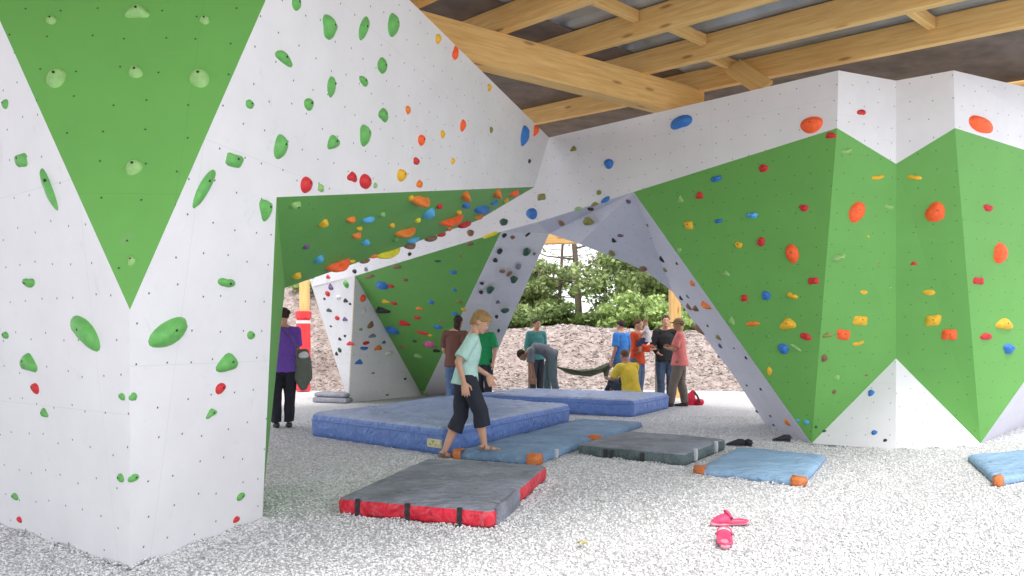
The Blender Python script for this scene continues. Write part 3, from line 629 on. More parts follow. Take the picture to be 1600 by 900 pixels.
def cloth(name, col, rough=0.6, var=0.2, dust=0.35):
    """vinyl or canvas with creases and pale dust smears"""
    m, nt, b = nodes_of(name); N = nt.nodes; L = nt.links
    tc = N.new('ShaderNodeTexCoord')
    def nz(sc, rot, st, det=6, dist=0.0):
        mp = N.new('ShaderNodeMapping'); mp.inputs['Rotation'].default_value = (0, 0, rot); mp.inputs['Scale'].default_value = st; L.new(tc.outputs['Object'], mp.inputs[0])
        n = N.new('ShaderNodeTexNoise'); n.inputs['Scale'].default_value = sc; n.inputs['Detail'].default_value = det; n.inputs['Distortion'].default_value = dist; L.new(mp.outputs[0], n.inputs['Vector']); return n.outputs['Fac']
    def mr(src, a, b_, c, d):
        q = N.new('ShaderNodeMapRange'); q.inputs[1].default_value = a; q.inputs[2].default_value = b_; q.inputs[3].default_value = c; q.inputs[4].default_value = d; L.new(src, q.inputs[0]); return q.outputs[0]
    base = N.new('ShaderNodeVectorMath'); base.operation = 'SCALE'; base.inputs[0].default_value = col; L.new(mr(nz(3, 0.3, (1, 1, 1)), .3, .7, 1 - var, 1 + var), base.inputs['Scale'])
    ds = mr(nz(5.0, 0.9, (1, 2.6, 1.5), 10, 2.0), .50, .75, 0, dust)
    mx = N.new('ShaderNodeMix'); mx.data_type = 'RGBA'; L.new(ds, mx.inputs[0]); L.new(base.outputs[0], mx.inputs[6]); g3_ = sum(col) / 3; mx.inputs[7].default_value = (*[min(.8, c * .5 + g3_ * .4 + .22) for c in col], 1)
    L.new(mx.outputs[2], b.inputs['Base Color']); b.inputs['Roughness'].default_value = rough; b.inputs['Specular IOR Level'].default_value = .4
    cz = N.new('ShaderNodeMath'); cz.operation = 'ADD'; L.new(mr(nz(4.0, 0.5, (1, 2.2, 1), 3, 1.2), .2, .8, 0, 1), cz.inputs[0]); L.new(mr(nz(9.0, 2.0, (1, 2.5, 1), 3, 1.0), .2, .8, 0, .5), cz.inputs[1])
    bp = N.new('ShaderNodeBump'); bp.inputs['Strength'].default_value = 1.0; bp.inputs['Distance'].default_value = .032; L.new(cz.outputs[0], bp.inputs['Height']); L.new(bp.outputs[0], b.inputs['Normal'])
    MATS[name] = m; return m
BLUE = cloth('blue_tarpaulin', (0.30, 0.375, 0.57), 0.42, 0.14, 0.28); BLUE_S = cloth('blue_tarpaulin_side', (0.13, 0.235, 0.56), 0.42, 0.1, 0.15)
CHAR = cloth('worn_charcoal_fabric', (0.20, 0.215, 0.26), 0.7, 0.3, 0.5); REDV = cloth('red_mat_vinyl', (0.66, 0.02, 0.045), 0.45)
DK = cloth('dark_webbing', (0.03, 0.03, 0.035), 0.7); SBL = cloth('slate_blue_fabric', (0.16, 0.27, 0.42), 0.7, 0.2); ORL = cloth('tan_orange_leather', (0.55, 0.17, 0.045), 0.55)
GRN = cloth('slate_green_fabric', (0.085, 0.12, 0.125), 0.7, 0.25); LBL = cloth('light_blue_fabric', (0.235, 0.38, 0.56), 0.7, 0.15); WH = cloth('white_webbing', (0.55, 0.55, 0.58), 0.7)

def lerp2(p, q, t): return (p[0] + (q[0] - p[0]) * t, p[1] + (q[1] - p[1]) * t)
# front mat
cF = [(-1.21, 5.11), (-0.123, 4.71), (0.303, 6.45), (-0.785, 6.85)]
t = tag(empty('crash_pad', (-0.45, 5.8, 0)), 'charcoal crash pad with red sides lying nearest on the gravel', 'crash pad')
quad_slab(cF, 0.012, 0.125, CHAR, REDV, 'pad', t, 0.05, 0.012, 0.014, 2.0, 0.025)
ab = Vector((cF[1][0] - cF[0][0], cF[1][1] - cF[0][1])); outA = (ab.y, -ab.x)
for k in (0.13, 0.46, 0.79):
    strip_box(lerp2(cF[0], cF[1], k), lerp2(cF[0], cF[1], k + 0.028), outA, 0.01, 0.128, 0.022, 'strap', DK, t)
bc = Vector((cF[2][0] - cF[1][0], cF[2][1] - cF[1][1])); outB = (bc.y, -bc.x)
strip_box(lerp2(cF[1], cF[2], 0.035), lerp2(cF[1], cF[2], 0.37), outB, 0.01, 0.132, 0.022, 'side_flap', CHAR, t)
# tiny chalk flecks on the red side are part of the vinyl; carry strap end below
strip_box(lerp2(cF[0], cF[1], 0.79), lerp2(cF[0], cF[1], 0.82), outA, 0.0, 0.02, 0.05, 'strap_end', DK, t)

# thick blue mats
cA = [(-2.57, 9.45), (-0.71, 7.8), (0.85, 10.9), (-1.01, 12.55)]
t = tag(empty('landing_mat', (-0.86, 10.2, 0)), 'thick blue landing mat behind the boy, the larger and nearer one', 'landing mat')
quad_slab(cA, 0.0, 0.285, BLUE, BLUE_S, 'cushion', t, 0.05, 0.02, 0.022, 5.0, 0.05, 0.02)
for (p, q, o) in ((cA[0], cA[1], (-1.65, -1.86)), (cA[1], cA[2], (3.1, -1.56))):
    strip_box(lerp2(p, q, 0.01), lerp2(p, q, 0.99), o, 0.205, 0.222, 0.026, 'seam_flap', BLUE_S, t)
lab = lerp2(cA[0], cA[1], 0.90); lab2 = lerp2(cA[0], cA[1], 0.985)
lt = strip_box(lab, lab2, (-1.65, -1.86), 0.075, 0.165, 0.032, 'maker_tag', cloth('cream_tag', (0.70, 0.64, 0.42), 0.6), t)
for i, (u, z, w_) in enumerate(((0.915, 0.10, 0.022), (0.935, 0.115, 0.018), (0.952, 0.10, 0.015), (0.93, 0.135, 0.03))):
    strip_box(lerp2(cA[0], cA[1], u), lerp2(cA[0], cA[1], u + w_ * .6), (-1.65, -1.86), z, z + 0.018, 0.036, 'tag_print', cloth('olive_print', (0.35, 0.42, 0.04)), lt)
cB = [(-0.68, 13.3), (1.93, 11.8), (2.85, 13.4), (0.24, 14.9)]
t = tag(empty('landing_mat', (1.1, 13.3, 0)), 'thick blue landing mat behind, beside the man in the yellow shirt', 'landing mat')
quad_slab(cB, 0.0, 0.27, BLUE, BLUE_S, 'cushion', t, 0.05, 0.02, 0.02, 8.0, 0.05, 0.02)
for (p, q, o) in ((cB[0], cB[1], (-1.5, -2.61)), (cB[1], cB[2], (1.6, -0.92))):
    strip_box(lerp2(p, q, 0.01), lerp2(p, q, 0.99), o, 0.20, 0.215, 0.026, 'seam_flap', BLUE_S, t)
# thin mats with leather corners
def corner_patch(p, toward1, toward2, z0, z1, m, parent, s=0.10):
    """folded leather patch wrapping a mat corner"""
    p = Vector((p[0], p[1], 0)); a = (Vector((toward1[0], toward1[1], 0)) - p).normalized(); b = (Vector((toward2[0], toward2[1], 0)) - p).normalized()
    o = -(a + b).normalized() * 0.012
    bm = bmesh.new(); pts = []
    for z, k in ((z0, 0.6), ((z0 + z1) / 2, 1.0), (z1 + 0.016, 0.75)):
        pts.append([bm.verts.new(p + o * k + a * s + Vector((0, 0, z)) - b * 0.022 * k), bm.verts.new(p + o * k + a * 0.03 - b * 0.022 * k + Vector((0, 0, z))), bm.verts.new(p + o * k - a * 0.022 * k + b * 0.03 + Vector((0, 0, z))), bm.verts.new(p + o * k + b * s - a * 0.022 * k + Vector((0, 0, z)))])
    for r0, r1 in zip(pts, pts[1:]):
        for k in range(3): bm.faces.new([r0[k], r0[k + 1], r1[k + 1], r1[k]])
    inn = bm.verts.new(p + (a + b) * s * 0.95 + Vector((0, 0, z1 + 0.022)))
    r = pts[-1]; bm.faces.new([r[0], r[1], inn]); bm.faces.new([r[1], r[2], inn]); bm.faces.new([r[2], r[3], inn])
    bmesh.ops.subdivide_edges(bm, edges=bm.edges[:], cuts=1, use_grid_fill=True)
    bmesh.ops.recalc_face_normals(bm, faces=bm.faces)
    me = bm_mesh(bm, True); o_ = link('corner_patch', me, m, parent)
    md = o_.modifiers.new('thick', 'SOLIDIFY'); md.thickness = 0.006
    return o_
def thin_mat(c4, z1, m, lab, seed, corners=(0, 1), name='crash_pad', patch=ORL, pm=None):
    cx = sum(p[0] for p in c4) / 4; cy = sum(p[1] for p in c4) / 4
    t = tag(empty(name, (cx, cy, 0)), lab, 'crash pad')
    quad_slab(c4, 0.006, z1, m, pm or m, 'pad', t, 0.04, 0.009, 0.011, seed, 0.035, 0.01)
    for i in corners: corner_patch(c4[i], c4[(i + 1) % 4], c4[(i - 1) % 4], 0.006, z1, patch, t)
    return t
M1 = [(-0.60, 7.56), (0.237, 7.16), (0.94, 8.62), (0.10, 9.04)]
t = thin_mat(M1, 0.085, SBL, 'slate blue crash pad with orange corners under the walking boy', 11.0)
strip_box(lerp2(M1[1], M1[2], 0.28), lerp2(M1[1], M1[2], 0.31), (1.4, -0.9), 0.01, 0.10, 0.03, 'strap', WH, t)
M2 = [(0.14, 9.13), (1.0, 8.70), (1.85, 10.45), (0.97, 10.88)]
thin_mat(M2, 0.075, SBL, 'slate blue crash pad between the thick blue mats and the dark pad', 13.0, (1,))
M4 = [(0.70, 7.80), (1.66, 7.10), (2.38, 8.22), (1.40, 8.92)]
t = thin_mat(M4, 0.125, CHAR, 'dark charcoal crash pad with slate green sides and straps', 17.0, (), pm=GRN)
for k in (0.27, 0.33, 0.62): strip_box(lerp2(M4[0], M4[1], k), lerp2(M4[0], M4[1], k + 0.03), (-0.7, -0.96), 0.02, 0.10, 0.03, 'strap', DK, t)
for k in (0.2, 0.7): strip_box(lerp2(M4[1], M4[2], k), lerp2(M4[1], M4[2], k + 0.035), (1.12, -0.72), 0.02, 0.14, 0.03, 'strap', WH, t)
M3 = [(1.66, 6.66), (2.40, 6.08), (3.18, 7.46), (2.46, 8.03)]
thin_mat(M3, 0.06, LBL, 'light blue crash pad with orange corners right of the dark pad', 19.0)
M5 = [(4.02, 6.10), (4.95, 6.66), (6.0, 8.05), (4.63, 7.47)]
thin_mat(M5, 0.06, LBL, 'light blue crash pad at the right edge of the picture', 23.0, (0,))
# folded grey mat by the rear white panel
q0 = G(488, 629); q1 = G(541, 631)
t = tag(empty('folded_pad', (q0.x, q0.y, 0)), 'small grey folded pad lying beside the rear white panel', 'folded pad')
quad_slab([(q0.x, q0.y), (q1.x, q1.y), (q1.x + 0.05, q1.y + 0.5), (q0.x + 0.1, q0.y + 0.5)], 0.01, 0.11, cloth('grey_foam', (0.22, 0.23, 0.27)), cloth('grey_foam_side', (0.25, 0.26, 0.30)), 'lower_half', t, 0.04, 0.01, 0.012, 3.3, 0.04)
quad_slab([(q0.x + .03, q0.y + .02), (q1.x - .02, q1.y + .02), (q1.x + 0.03, q1.y + 0.48), (q0.x + 0.12, q0.y + 0.48)], 0.125, 0.20, MATS['grey_foam'], MATS['grey_foam_side'], 'upper_half', t, 0.04, 0.01, 0.012, 4.3, 0.04)
strip_box((q0.x + .28, q0.y + .008), (q0.x + .33, q0.y + .008), (0, -1), 0.01, 0.2, 0.02, 'strap', DK, t)

# ------------------------------------------------------------------ soft closed shapes (people, shoes, bags)
class Soft:
    def __init__(s): s.v = []; s.f = []
    def tube(s, pts, rad, side=None, seg=14, dome=(True, True)):
        """pts: Vectors; rad: list of r or (a,b) along side / along the other direction"""
        pts = [Vector(p) for p in pts]
        rad = [(r, r) if not hasattr(r, '__len__') else r for r in rad]
        P_, Rr, Dd = [], [], []
        n = len(pts); ds = []
        for i in range(n):
            d = pts[min(i + 1, n - 1)] - pts[max(i - 1, 0)]
            ds.append(d.normalized() if d.length > 1e-6 else Vector((0, 0, 1)))
        if dome[0]:
            for t in (0.97, 0.8, 0.45): k = math.sqrt(1 - t * t); P_.append(pts[0] - ds[0] * min(rad[0]) * t); Rr.append((rad[0][0] * k, rad[0][1] * k)); Dd.append(ds[0])
        for i in range(n): P_.append(pts[i]); Rr.append(rad[i]); Dd.append(ds[i])
        if dome[1]:
            for t in (0.45, 0.8, 0.97): k = math.sqrt(1 - t * t); P_.append(pts[-1] + ds[-1] * min(rad[-1]) * t); Rr.append((rad[-1][0] * k, rad[-1][1] * k)); Dd.append(ds[-1])
        base = len(s.v); sref = Vector(side) if side is not None else None
        prevu = None
        for p, r, d in zip(P_, Rr, Dd):
            if sref is not None: u = sref - d * sref.dot(d)
            elif prevu is not None: u = prevu - d * prevu.dot(d)
            else: u = d.orthogonal()
            u.normalize(); prevu = u; w = d.cross(u)
            for k in range(seg):
                t = 2 * math.pi * k / seg; s.v.append(p + u * (r[0] * math.cos(t)) + w * (r[1] * math.sin(t)))
        m = len(P_)
        for i in range(m - 1):
            for k in range(seg):
                a = base + i * seg + k; b = base + i * seg + (k + 1) % seg
                s.f.append((a, b, b + seg, a + seg))
        s.f.append(tuple(base + k for k in reversed(range(seg)))); s.f.append(tuple(base + (m - 1) * seg + k for k in range(seg)))
        return s
    def ball(s, c, r, rot=None):
        c = Vector(c); r = Vector(r) if hasattr(r, '__len__') else Vector((r, r, r)); rows, seg = 9, 14; base = len(s.v)
        for i in range(rows + 1):
            ph = math.pi * (0.02 + 0.96 * i / rows)
            for k in range(seg):
                t = 2 * math.pi * k / seg; q = Vector((r.x * math.sin(ph) * math.cos(t), r.y * math.sin(ph) * math.sin(t), -r.z * math.cos(ph)))
                s.v.append(c + (rot @ q if rot else q))
        for i in range(rows):
            for k in range(seg):
                a = base + i * seg + k; b = base + i * seg + (k + 1) % seg; s.f.append((a, b, b + seg, a + seg))
        s.f.append(tuple(base + k for k in reversed(range(seg)))); s.f.append(tuple(base + rows * seg + k for k in range(seg)))
        return s
    def build(s, name, m, parent, voxel=0.009, M=None, wrinkle=0.0, wscale=18, smooth=3, cuts=()):
        me = mesh(s.v, s.f)
        tmp = bpy.data.objects.new('tmp', me); COL.objects.link(tmp)
        rm = tmp.modifiers.new('r', 'REMESH'); rm.mode = 'VOXEL'; rm.voxel_size = voxel; rm.use_smooth_shade = True
        if smooth: sm_ = tmp.modifiers.new('s', 'SMOOTH'); sm_.factor = 0.5; sm_.iterations = smooth
        dg_ = bpy.context.evaluated_depsgraph_get(); ev = tmp.evaluated_get(dg_)
        out = bpy.data.meshes.new_from_object(ev); bpy.data.objects.remove(tmp); bpy.data.meshes.remove(me)
        if cuts:
            bm = bmesh.new(); bm.from_mesh(out)
            for co, no in cuts: 
                g_all = bm.verts[:] + bm.edges[:] + bm.faces[:]
                bmesh.ops.bisect_plane(bm, geom=g_all, plane_co=co, plane_no=no, clear_outer=True)
            bmesh.ops.holes_fill(bm, edges=[e for e in bm.edges if e.is_boundary], sides=0)
            bm.to_mesh(out); bm.free()
        if wrinkle:
            for v in out.vertices:
                c = v.co; nn = noise.noise(Vector((c.x * wscale, c.y * wscale, c.z * wscale * 0.45))) + 0.5 * noise.noise(Vector((c.x * wscale * 2.3 + 5, c.y * wscale * 2.3, c.z * wscale)))
                v.co = c + v.normal * nn * wrinkle
        out.polygons.foreach_set('use_smooth', [True] * len(out.polygons))
        if M is not None: out.transform(M)
        return link(name, out, m, parent)

SKIN = mat('skin', (0.58, 0.33, 0.23), 0.55, 0.06, 12, 0.05, 90); SKIN2 = mat('tanned_skin', (0.42, 0.23, 0.15), 0.55, 0.06, 12, 0.05, 90)
EYEW = mat('eye_white', (0.75, 0.73, 0.70), 0.3, 0, 1, 0); EYED = mat('eye_dark', (0.03, 0.02, 0.02), 0.2, 0, 1, 0); LIP = mat('lips', (0.42, 0.16, 0.13), 0.5, 0.02, 5, 0)

def person(loc, heading, h, label, top, legs, hair, J=None, sleeve='short', leglen='full', shoes=(0.05, 0.05, 0.05), skin=SKIN, child=False, haircut='short', shoe_kind='shoe', voxel=0.011, headyaw=0, headpitch=0, faces=True, build_=1.0, cap=None, extra=None):
    """figure in its own frame: +Y forward, +X its right, units of h; one continuous body, clothes and hair as children"""
    t = tag(empty('person', loc), label, 'person')
    Mw = Matrix.Translation(Vector(loc)) @ Matrix.Rotation(heading, 4, 'Z')
    hs = 1.0 if not child else 1.12
    j = dict(aR=(.05, 0, .035), aL=(-.05, 0, .035), kR=(.055, .015, .275), kL=(-.055, .015, .275), hR=(.055, 0, .50), hL=(-.055, 0, .50), pel=(0, 0, .525), wa=(0, 0, .61), ch=(0, .005, .72), nb=(0, -.005, .825),
             sR=(.105, -.005, .80), sL=(-.105, -.005, .80), eR=(.135, -.02, .635), eL=(-.135, -.02, .635), wR=(.14, .04, .49), wL=(-.14, .04, .49), hd=(0, .015, .925), fR=(0, 1, 0), fL=(0, 1, 0), dR=(0, .1, -1), dL=(0, .1, -1))
    if J: j.update(J)
    j = {k: Vector(v) * (h if k[0] not in 'fd' else 1) for k, v in j.items()}
    # bent elbows/knees stay where given
    b = build_; up_t = (j['nb'] - j['pel']).normalized(); sideT = (j['sR'] - j['sL']).normalized()
    sideP = (j['hR'] - j['hL']).normalized()
    body = Soft(); hh = h * hs
    Rh = Matrix.Rotation(R(headyaw), 3, 'Z') @ Matrix.Rotation(R(headpitch), 3, 'X')
    hd = j['hd']; HRx, HRy, HRz = .042 * hh, .054 * hh, .062 * hh
    def hp(x, y, z): return hd + Rh @ Vector((x * hh, y * hh, z * hh))
    body.ball(hp(0, 0, .008), (HRx, HRy, HRz * .9), Rh)
    body.ball(hp(0, .012, -.022), (HRx * .80, HRy * .78, HRz * .72), Rh)
    body.tube([hp(0, .046, .004), hp(0, .055, -.014)], [.006 * hh, .0085 * hh])
    body.ball(hp(0, .040, -.050), (.015 * hh, .014 * hh, .011 * hh), Rh)
    for s_ in (-1, 1): body.ball(hp(.043 * s_, -.004, -.006), (.006 * hh, .011 * hh, .017 * hh), Rh)
    body.tube([hp(0, -.010, -.03), j['nb'] - up_t * .01 * h], [.030 * h * b, .034 * h * b])
    body.tube([j['nb'] - up_t * .0 * h, j['ch'], j['wa'], j['pel']], [(.075 * h * b, .036 * h), (.092 * h * b, .058 * h * b), (.078 * h * b, .052 * h * b), (.088 * h * b, .060 * h * b)], side=sideT)
    body.tube([j['sR'] - sideT * .01 * h, j['nb'] - up_t * .03 * h, j['sL'] + sideT * .01 * h], [.030 * h, .042 * h, .030 * h])
    for s_ in 'RL':
        body.tube([j['s' + s_], j['e' + s_]], [.029 * h * b, .023 * h * b]); body.tube([j['e' + s_], j['w' + s_]], [.023 * h * b, .0155 * h * b])
        body.tube([j['h' + s_], j['k' + s_]], [.052 * h * b, .034 * h * b])
        kk, aa = j['k' + s_], j['a' + s_]; mid = kk.lerp(aa, .35); bk = Vector((0, -1, 0)) * .008 * h
        body.tube([kk, mid + bk, aa], [.033 * h * b, .034 * h * b, .019 * h * b])
        f = j['f' + s_].normalized()
        body.tube([aa - f * .02 * h - Vector((0, 0, .012 * h)), aa + f * .05 * h - Vector((0, 0, .018 * h)), aa + f * .10 * h - Vector((0, 0, .022 * h))], [(.02 * h, .018 * h), (.022 * h, .015 * h), (.018 * h, .010 * h)], side=f.cross(Vector((0, 0, 1))))
        # hand
        d = j['d' + s_].normalized(); fw = (j['w' + s_] - j['e' + s_]).normalized()
        sd = Vector((0, 1, 0)); sd = (sd - d * sd.dot(d)); sd = sd.normalized() if sd.length > .1 else Vector((0, 0, 1))
        nrm = d.cross(sd) * (1 if s_ == 'R' else -1)      # palm normal roughly towards the body
        w0 = j['w' + s_]; pl = .045 * hh
        body.tube([w0, w0 + d * pl * .5, w0 + d * pl], [(.015 * hh, .010 * hh), (.023 * hh, .010 * hh), (.024 * hh, .008 * hh)], side=sd)
        for q_, (off, ln) in enumerate(((.019, .040), (.0065, .046), (-.0065, .043), (-.019, .034))):
            p0 = w0 + d * pl * .85 + sd * off * hh * .95; p1 = p0 + (d + sd * off * 4).normalized() * ln * hh * .5; p2 = p1 + (d * .8 + sd * off * 4 - nrm * (.25 + .12 * q_)).normalized() * ln * hh * .5
            body.tube([p0, p1, p2], [.0058 * hh, .0055 * hh, .0046 * hh], seg=8)
        p0 = w0 + d * pl * .2 + sd * .016 * hh; p1 = p0 + (sd * .8 + d * .8).normalized() * .024 * hh; p2 = p1 + (sd * .25 + d - nrm * .2).normalized() * .020 * hh
        body.tube([p0, p1, p2], [.008 * hh, .0068 * hh, .0055 * hh], seg=8)
    body.build('body', skin, t, voxel * .75, Mw, smooth=1)
    # shirt
    g_ = .010 * h + .004
    if isinstance(top, bpy.types.Material):
        s = Soft()
        hem = j['pel'] - up_t * ((.035 if j['pel'].z < .3 * h else .062) * h)
        s.tube([j['nb'] - up_t * .022 * h, j['ch'] + up_t * .02 * h, j['ch'] - up_t * .04 * h, j['wa'], j['pel'] + up_t * .0 * h, hem],
               [(.070 * h * b + g_, .034 * h + g_), (.092 * h * b + g_, .056 * h * b + g_), (.092 * h * b + g_, .060 * h * b + g_), (.086 * h * b + g_, .058 * h * b + g_), (.100 * h * b + g_, .074 * h * b + g_), (.106 * h * b + g_, .082 * h * b + g_)], side=sideT, dome=(True, False), seg=20)
        s.tube([j['sR'] - sideT * .015 * h, j['nb'] - up_t * .034 * h, j['sL'] + sideT * .015 * h], [.030 * h + g_, .040 * h + g_ * .6, .030 * h + g_])
        for s_ in 'RL':
            sh_, el, wr_ = j['s' + s_], j['e' + s_], j['w' + s_]
            if sleeve == 'short': s.tube([sh_, sh_.lerp(el, .5), sh_.lerp(el, .82)], [.030 * h * b + g_, .031 * h * b + g_, .033 * h * b + g_], dome=(True, False))
            elif sleeve == 'long': s.tube([sh_, el, wr_.lerp(el, .08)], [.030 * h * b + g_, .025 * h * b + g_, .020 * h * b + g_], dome=(True, False))
        s.build('shirt', top, t, voxel, Mw, wrinkle=.010, wscale=9, smooth=2)
    # trousers
    s = Soft(); tg = .008 * h + .004
    s.tube([j['pel'] + up_t * .035 * h, j['pel'], j['hR'].lerp(j['hL'], .5) - Vector((0, 0, .02 * h)) * (1 if j['hR'].z > .3 * h else .2)], [(.084 * h * b + tg * .6, .060 * h * b + tg * .5), (.092 * h * b + tg, .064 * h * b + tg), (.085 * h * b + tg, .055 * h * b + tg)], side=sideP, dome=(False, True), seg=18)
    for s_ in 'RL':
        hi, kn, an = j['h' + s_], j['k' + s_], j['a' + s_]
        bk = Vector((0, -1, 0)) * .006 * h
        if leglen == 'full': s.tube([hi, hi.lerp(kn, .5), kn, kn.lerp(an, .5) + bk, an + (kn - an).normalized() * .012 * h], [.054 * h * b + tg, .046 * h * b + tg, .036 * h * b + tg, .034 * h * b + tg, .030 * h * b + tg], dome=(True, False), seg=18)
        else: s.tube([hi, hi.lerp(kn, .5), kn, kn.lerp(an, .42)], [.054 * h * b + tg, .047 * h * b + tg, .039 * h * b + tg * 1.4, .040 * h * b + tg * 1.6], dome=(True, False), seg=18)
    s.build('trousers', legs, t, voxel, Mw, wrinkle=.011, wscale=10, smooth=2)
    # shoes
    for s_ in 'RL':
        aa = j['a' + s_]; f = j['f' + s_].normalized(); u = f.cross(Vector((0, 0, 1))).normalized(); dn = u.cross(f)
        if dn.z > 0: dn = -dn
        s = Soft(); dz = dn * .022 * h
        if shoe_kind == 'shoe':
            s.tube([aa - f * .026 * h + dz * .6, aa + dz * .4, aa + f * .055 * h + dz * .85, aa + f * .115 * h + dz], [(.024 * h, .020 * h), (.026 * h, .026 * h), (.028 * h, .018 * h), (.022 * h, .012 * h)], side=u, seg=16)
            s.build('shoe', mat('shoe_%02d%02d%02d' % tuple(int(c * 99) for c in shoes), shoes, 0.5), t, .008, Mw, smooth=2)
        else:
            s.tube([aa - f * .034 * h + dz * 1.45, aa + f * .04 * h + dz * 1.5, aa + f * .118 * h + dz * 1.45], [(.024 * h, .006 * h), (.030 * h, .006 * h), (.022 * h, .006 * h)], side=u, seg=16)
            for q_ in (.0, .045, .085):
                c0 = aa + f * q_ * h + dz * (0.2 + q_ * 6)
                pts = [c0 + u * .031 * h * math.cos(a_) - dn * .022 * h * math.sin(a_) * (1.3 - q_ * 6) + dz * .75 for a_ in [math.pi * k / 8 for k in range(9)]]
                s.tube(pts, [.0055 * h] * 9, seg=8)
            pts = [aa - f * .036 * h * math.sin(a_) + u * .026 * h * math.cos(a_) + dz * .5 for a_ in [math.pi * k / 8 for k in range(9)]]
            s.tube(pts, [.006 * h] * 9, seg=8)
            s.build('sandal', mat('sandal_leather', (0.22, 0.16, 0.13), 0.6, 0.3, 40), t, .005, Mw, smooth=1)
    # hair
    if hair is not None:
        s = Soft()
        s.ball(hp(0, -.008, .020), (HRx * 1.10, HRy * 1.04, HRz * .86), Rh)
        if haircut == 'mop': s.ball(hp(0, .016, .032), (HRx * 1.05, HRy * .88, HRz * .60), Rh); s.ball(hp(0, -.022, -.01), (HRx * 1.0, HRy * .72, HRz * .8), Rh)
        if haircut == 'bun': s.ball(hp(0, -.058, .03), (.022 * h, .022 * h, .022 * h), Rh)
        if haircut == 'long': s.tube([hp(0, -.02, .02), hp(0, -.035, -.04), hp(0, -.036, -.09)], [(.040 * h, .035 * h), (.040 * h, .026 * h), (.028 * h, .014 * h)], side=Rh @ Vector((1, 0, 0)))
        cutn = Mw.to_3x3() @ (Rh @ Vector((0, .80, -.60)).normalized()); 
        if haircut == 'mop': cutn_l = (Rh @ Vector((0, .62, -.78)).normalized()); co = hp(0, .030, .012)
        else: cutn_l = (Rh @ Vector((0, .80, -.60)).normalized()); co = hp(0, .034, .020)
        s.build('hair', hair, t, .007, Mw, wrinkle=.006, wscale=38, smooth=1, cuts=[(co, cutn_l)] if haircut != 'long' else [(hp(0, .022, .022), Rh @ Vector((0, 1, -.12)).normalized())])
    if cap is not None:
        s = Soft(); s.ball(hp(0, -.004, .034), (HRx * 1.14, HRy * 1.08, HRz * .66), Rh)
        s.tube([hp(0, .03, .030), hp(0, .075, .022), hp(0, .092, .016)], [(.036 * h, .006 * h), (.034 * h, .005 * h), (.024 * h, .004 * h)], side=Rh @ Vector((1, 0, 0)))
        if cap[1]: s.tube([hp(0, -.07, .014), hp(0, 0, .016), hp(0, .06, .014)], [(.05 * h, .005 * h), (.078 * h, .005 * h), (.05 * h, .005 * h)], side=Rh @ Vector((1, 0, 0)))
        s.build('cap', cap[0], t, .006, Mw, smooth=1, cuts=[(hp(0, 0, .008), Rh @ Vector((0, 0, -1)))])
    if faces:
        for s_ in (-1, 1):
            s = Soft(); s.ball(hp(.017 * s_, .045, .004), (.0075 * h, .005 * h, .0045 * h), Rh); e = s.build('eye', EYEW, t, .0035, Mw, smooth=0)
            s = Soft(); s.ball(hp(.017 * s_, .0495, .004), (.0035 * h, .0025 * h, .0038 * h), Rh); s.build('iris', EYED, e, .003, Mw, smooth=0)
            s = Soft(); s.tube([hp(.009 * s_, .050, .0135), hp(.026 * s_, .044, .0140)], [.0024 * h] * 2); s.build('eyebrow', hair or EYED, t, .003, Mw, smooth=0)
        s = Soft(); s.tube([hp(-.012, .046, -.034), hp(0, .0495, -.034), hp(.012, .046, -.034)], [.0028 * h, .0036 * h, .0028 * h]); s.build('mouth', LIP, t, .003, Mw, smooth=0)
    return t, Mw, j
def cm(name, col, **k): return mat(name, col, k.get('rough', 0.85), k.get('var', 0.12), 14, 0.2, 120)
DENIM = cm('denim', (0.10, 0.16, 0.28), var=0.3); DARKT = cm('dark_trousers', (0.035, 0.037, 0.05)); BLONDE = cm('blond_hair', (0.33, 0.20, 0.085), var=0.3); DARKH = cm('dark_hair', (0.045, 0.03, 0.022), var=0.3); BROWNH = cm('brown_hair', (0.13, 0.075, 0.045), var=0.3)

def at(px, Y, z=0.0): return ((px - 800) / F * Y, Y, z)
# the walking boy: faces right, weight on the front foot
person(at(722, 7.62, 0.0), R(-78), 1.53, 'boy in pale mint t-shirt and dark cropped trousers stepping across the pads', cm('mint_cotton', (0.44, 0.66, 0.60)), cm('navy_cotton', (0.028, 0.03, 0.045)), BLONDE, child=True,
       J=dict(aR=(.055, .145, .088), kR=(.06, .115, .315), hR=(.058, .03, .53), aL=(-.05, -.115, .038), kL=(-.055, .0, .285), hL=(-.058, .02, .53), pel=(0, .025, .555), wa=(0, .035, .63), ch=(0, .06, .735), nb=(0, .075, .83),
              sR=(.098, .055, .805), sL=(-.098, .075, .80), eR=(.130, -.045, .655), eL=(-.125, .08, .63), wR=(.135, -.005, .515), wL=(-.105, .20, .555), dR=(0, .15, -1), dL=(.2, .35, -1), hd=(0, .125, .925), fR=(.15, 1, -.05), fL=(-.05, 1, -.18)),
       haircut='mop', leglen='capri', shoe_kind='sandal', voxel=.008, headyaw=-18, headpitch=-30)
# purple shirt at left, back towards the camera, looking away left
t, Mw, j = person(at(442, 10.35), R(22), 1.70, 'person in purple shirt and black trousers standing behind the left wall edge', cm('purple_cotton', (0.16, 0.075, 0.40)), cm('black_cotton', (0.022, 0.024, 0.032)), DARKH, haircut='bun', sleeve='short',
       J=dict(eR=(.12, .05, .65), wR=(.09, .13, .60), dR=(-.6, .8, 0)), faces=False, headyaw=40)
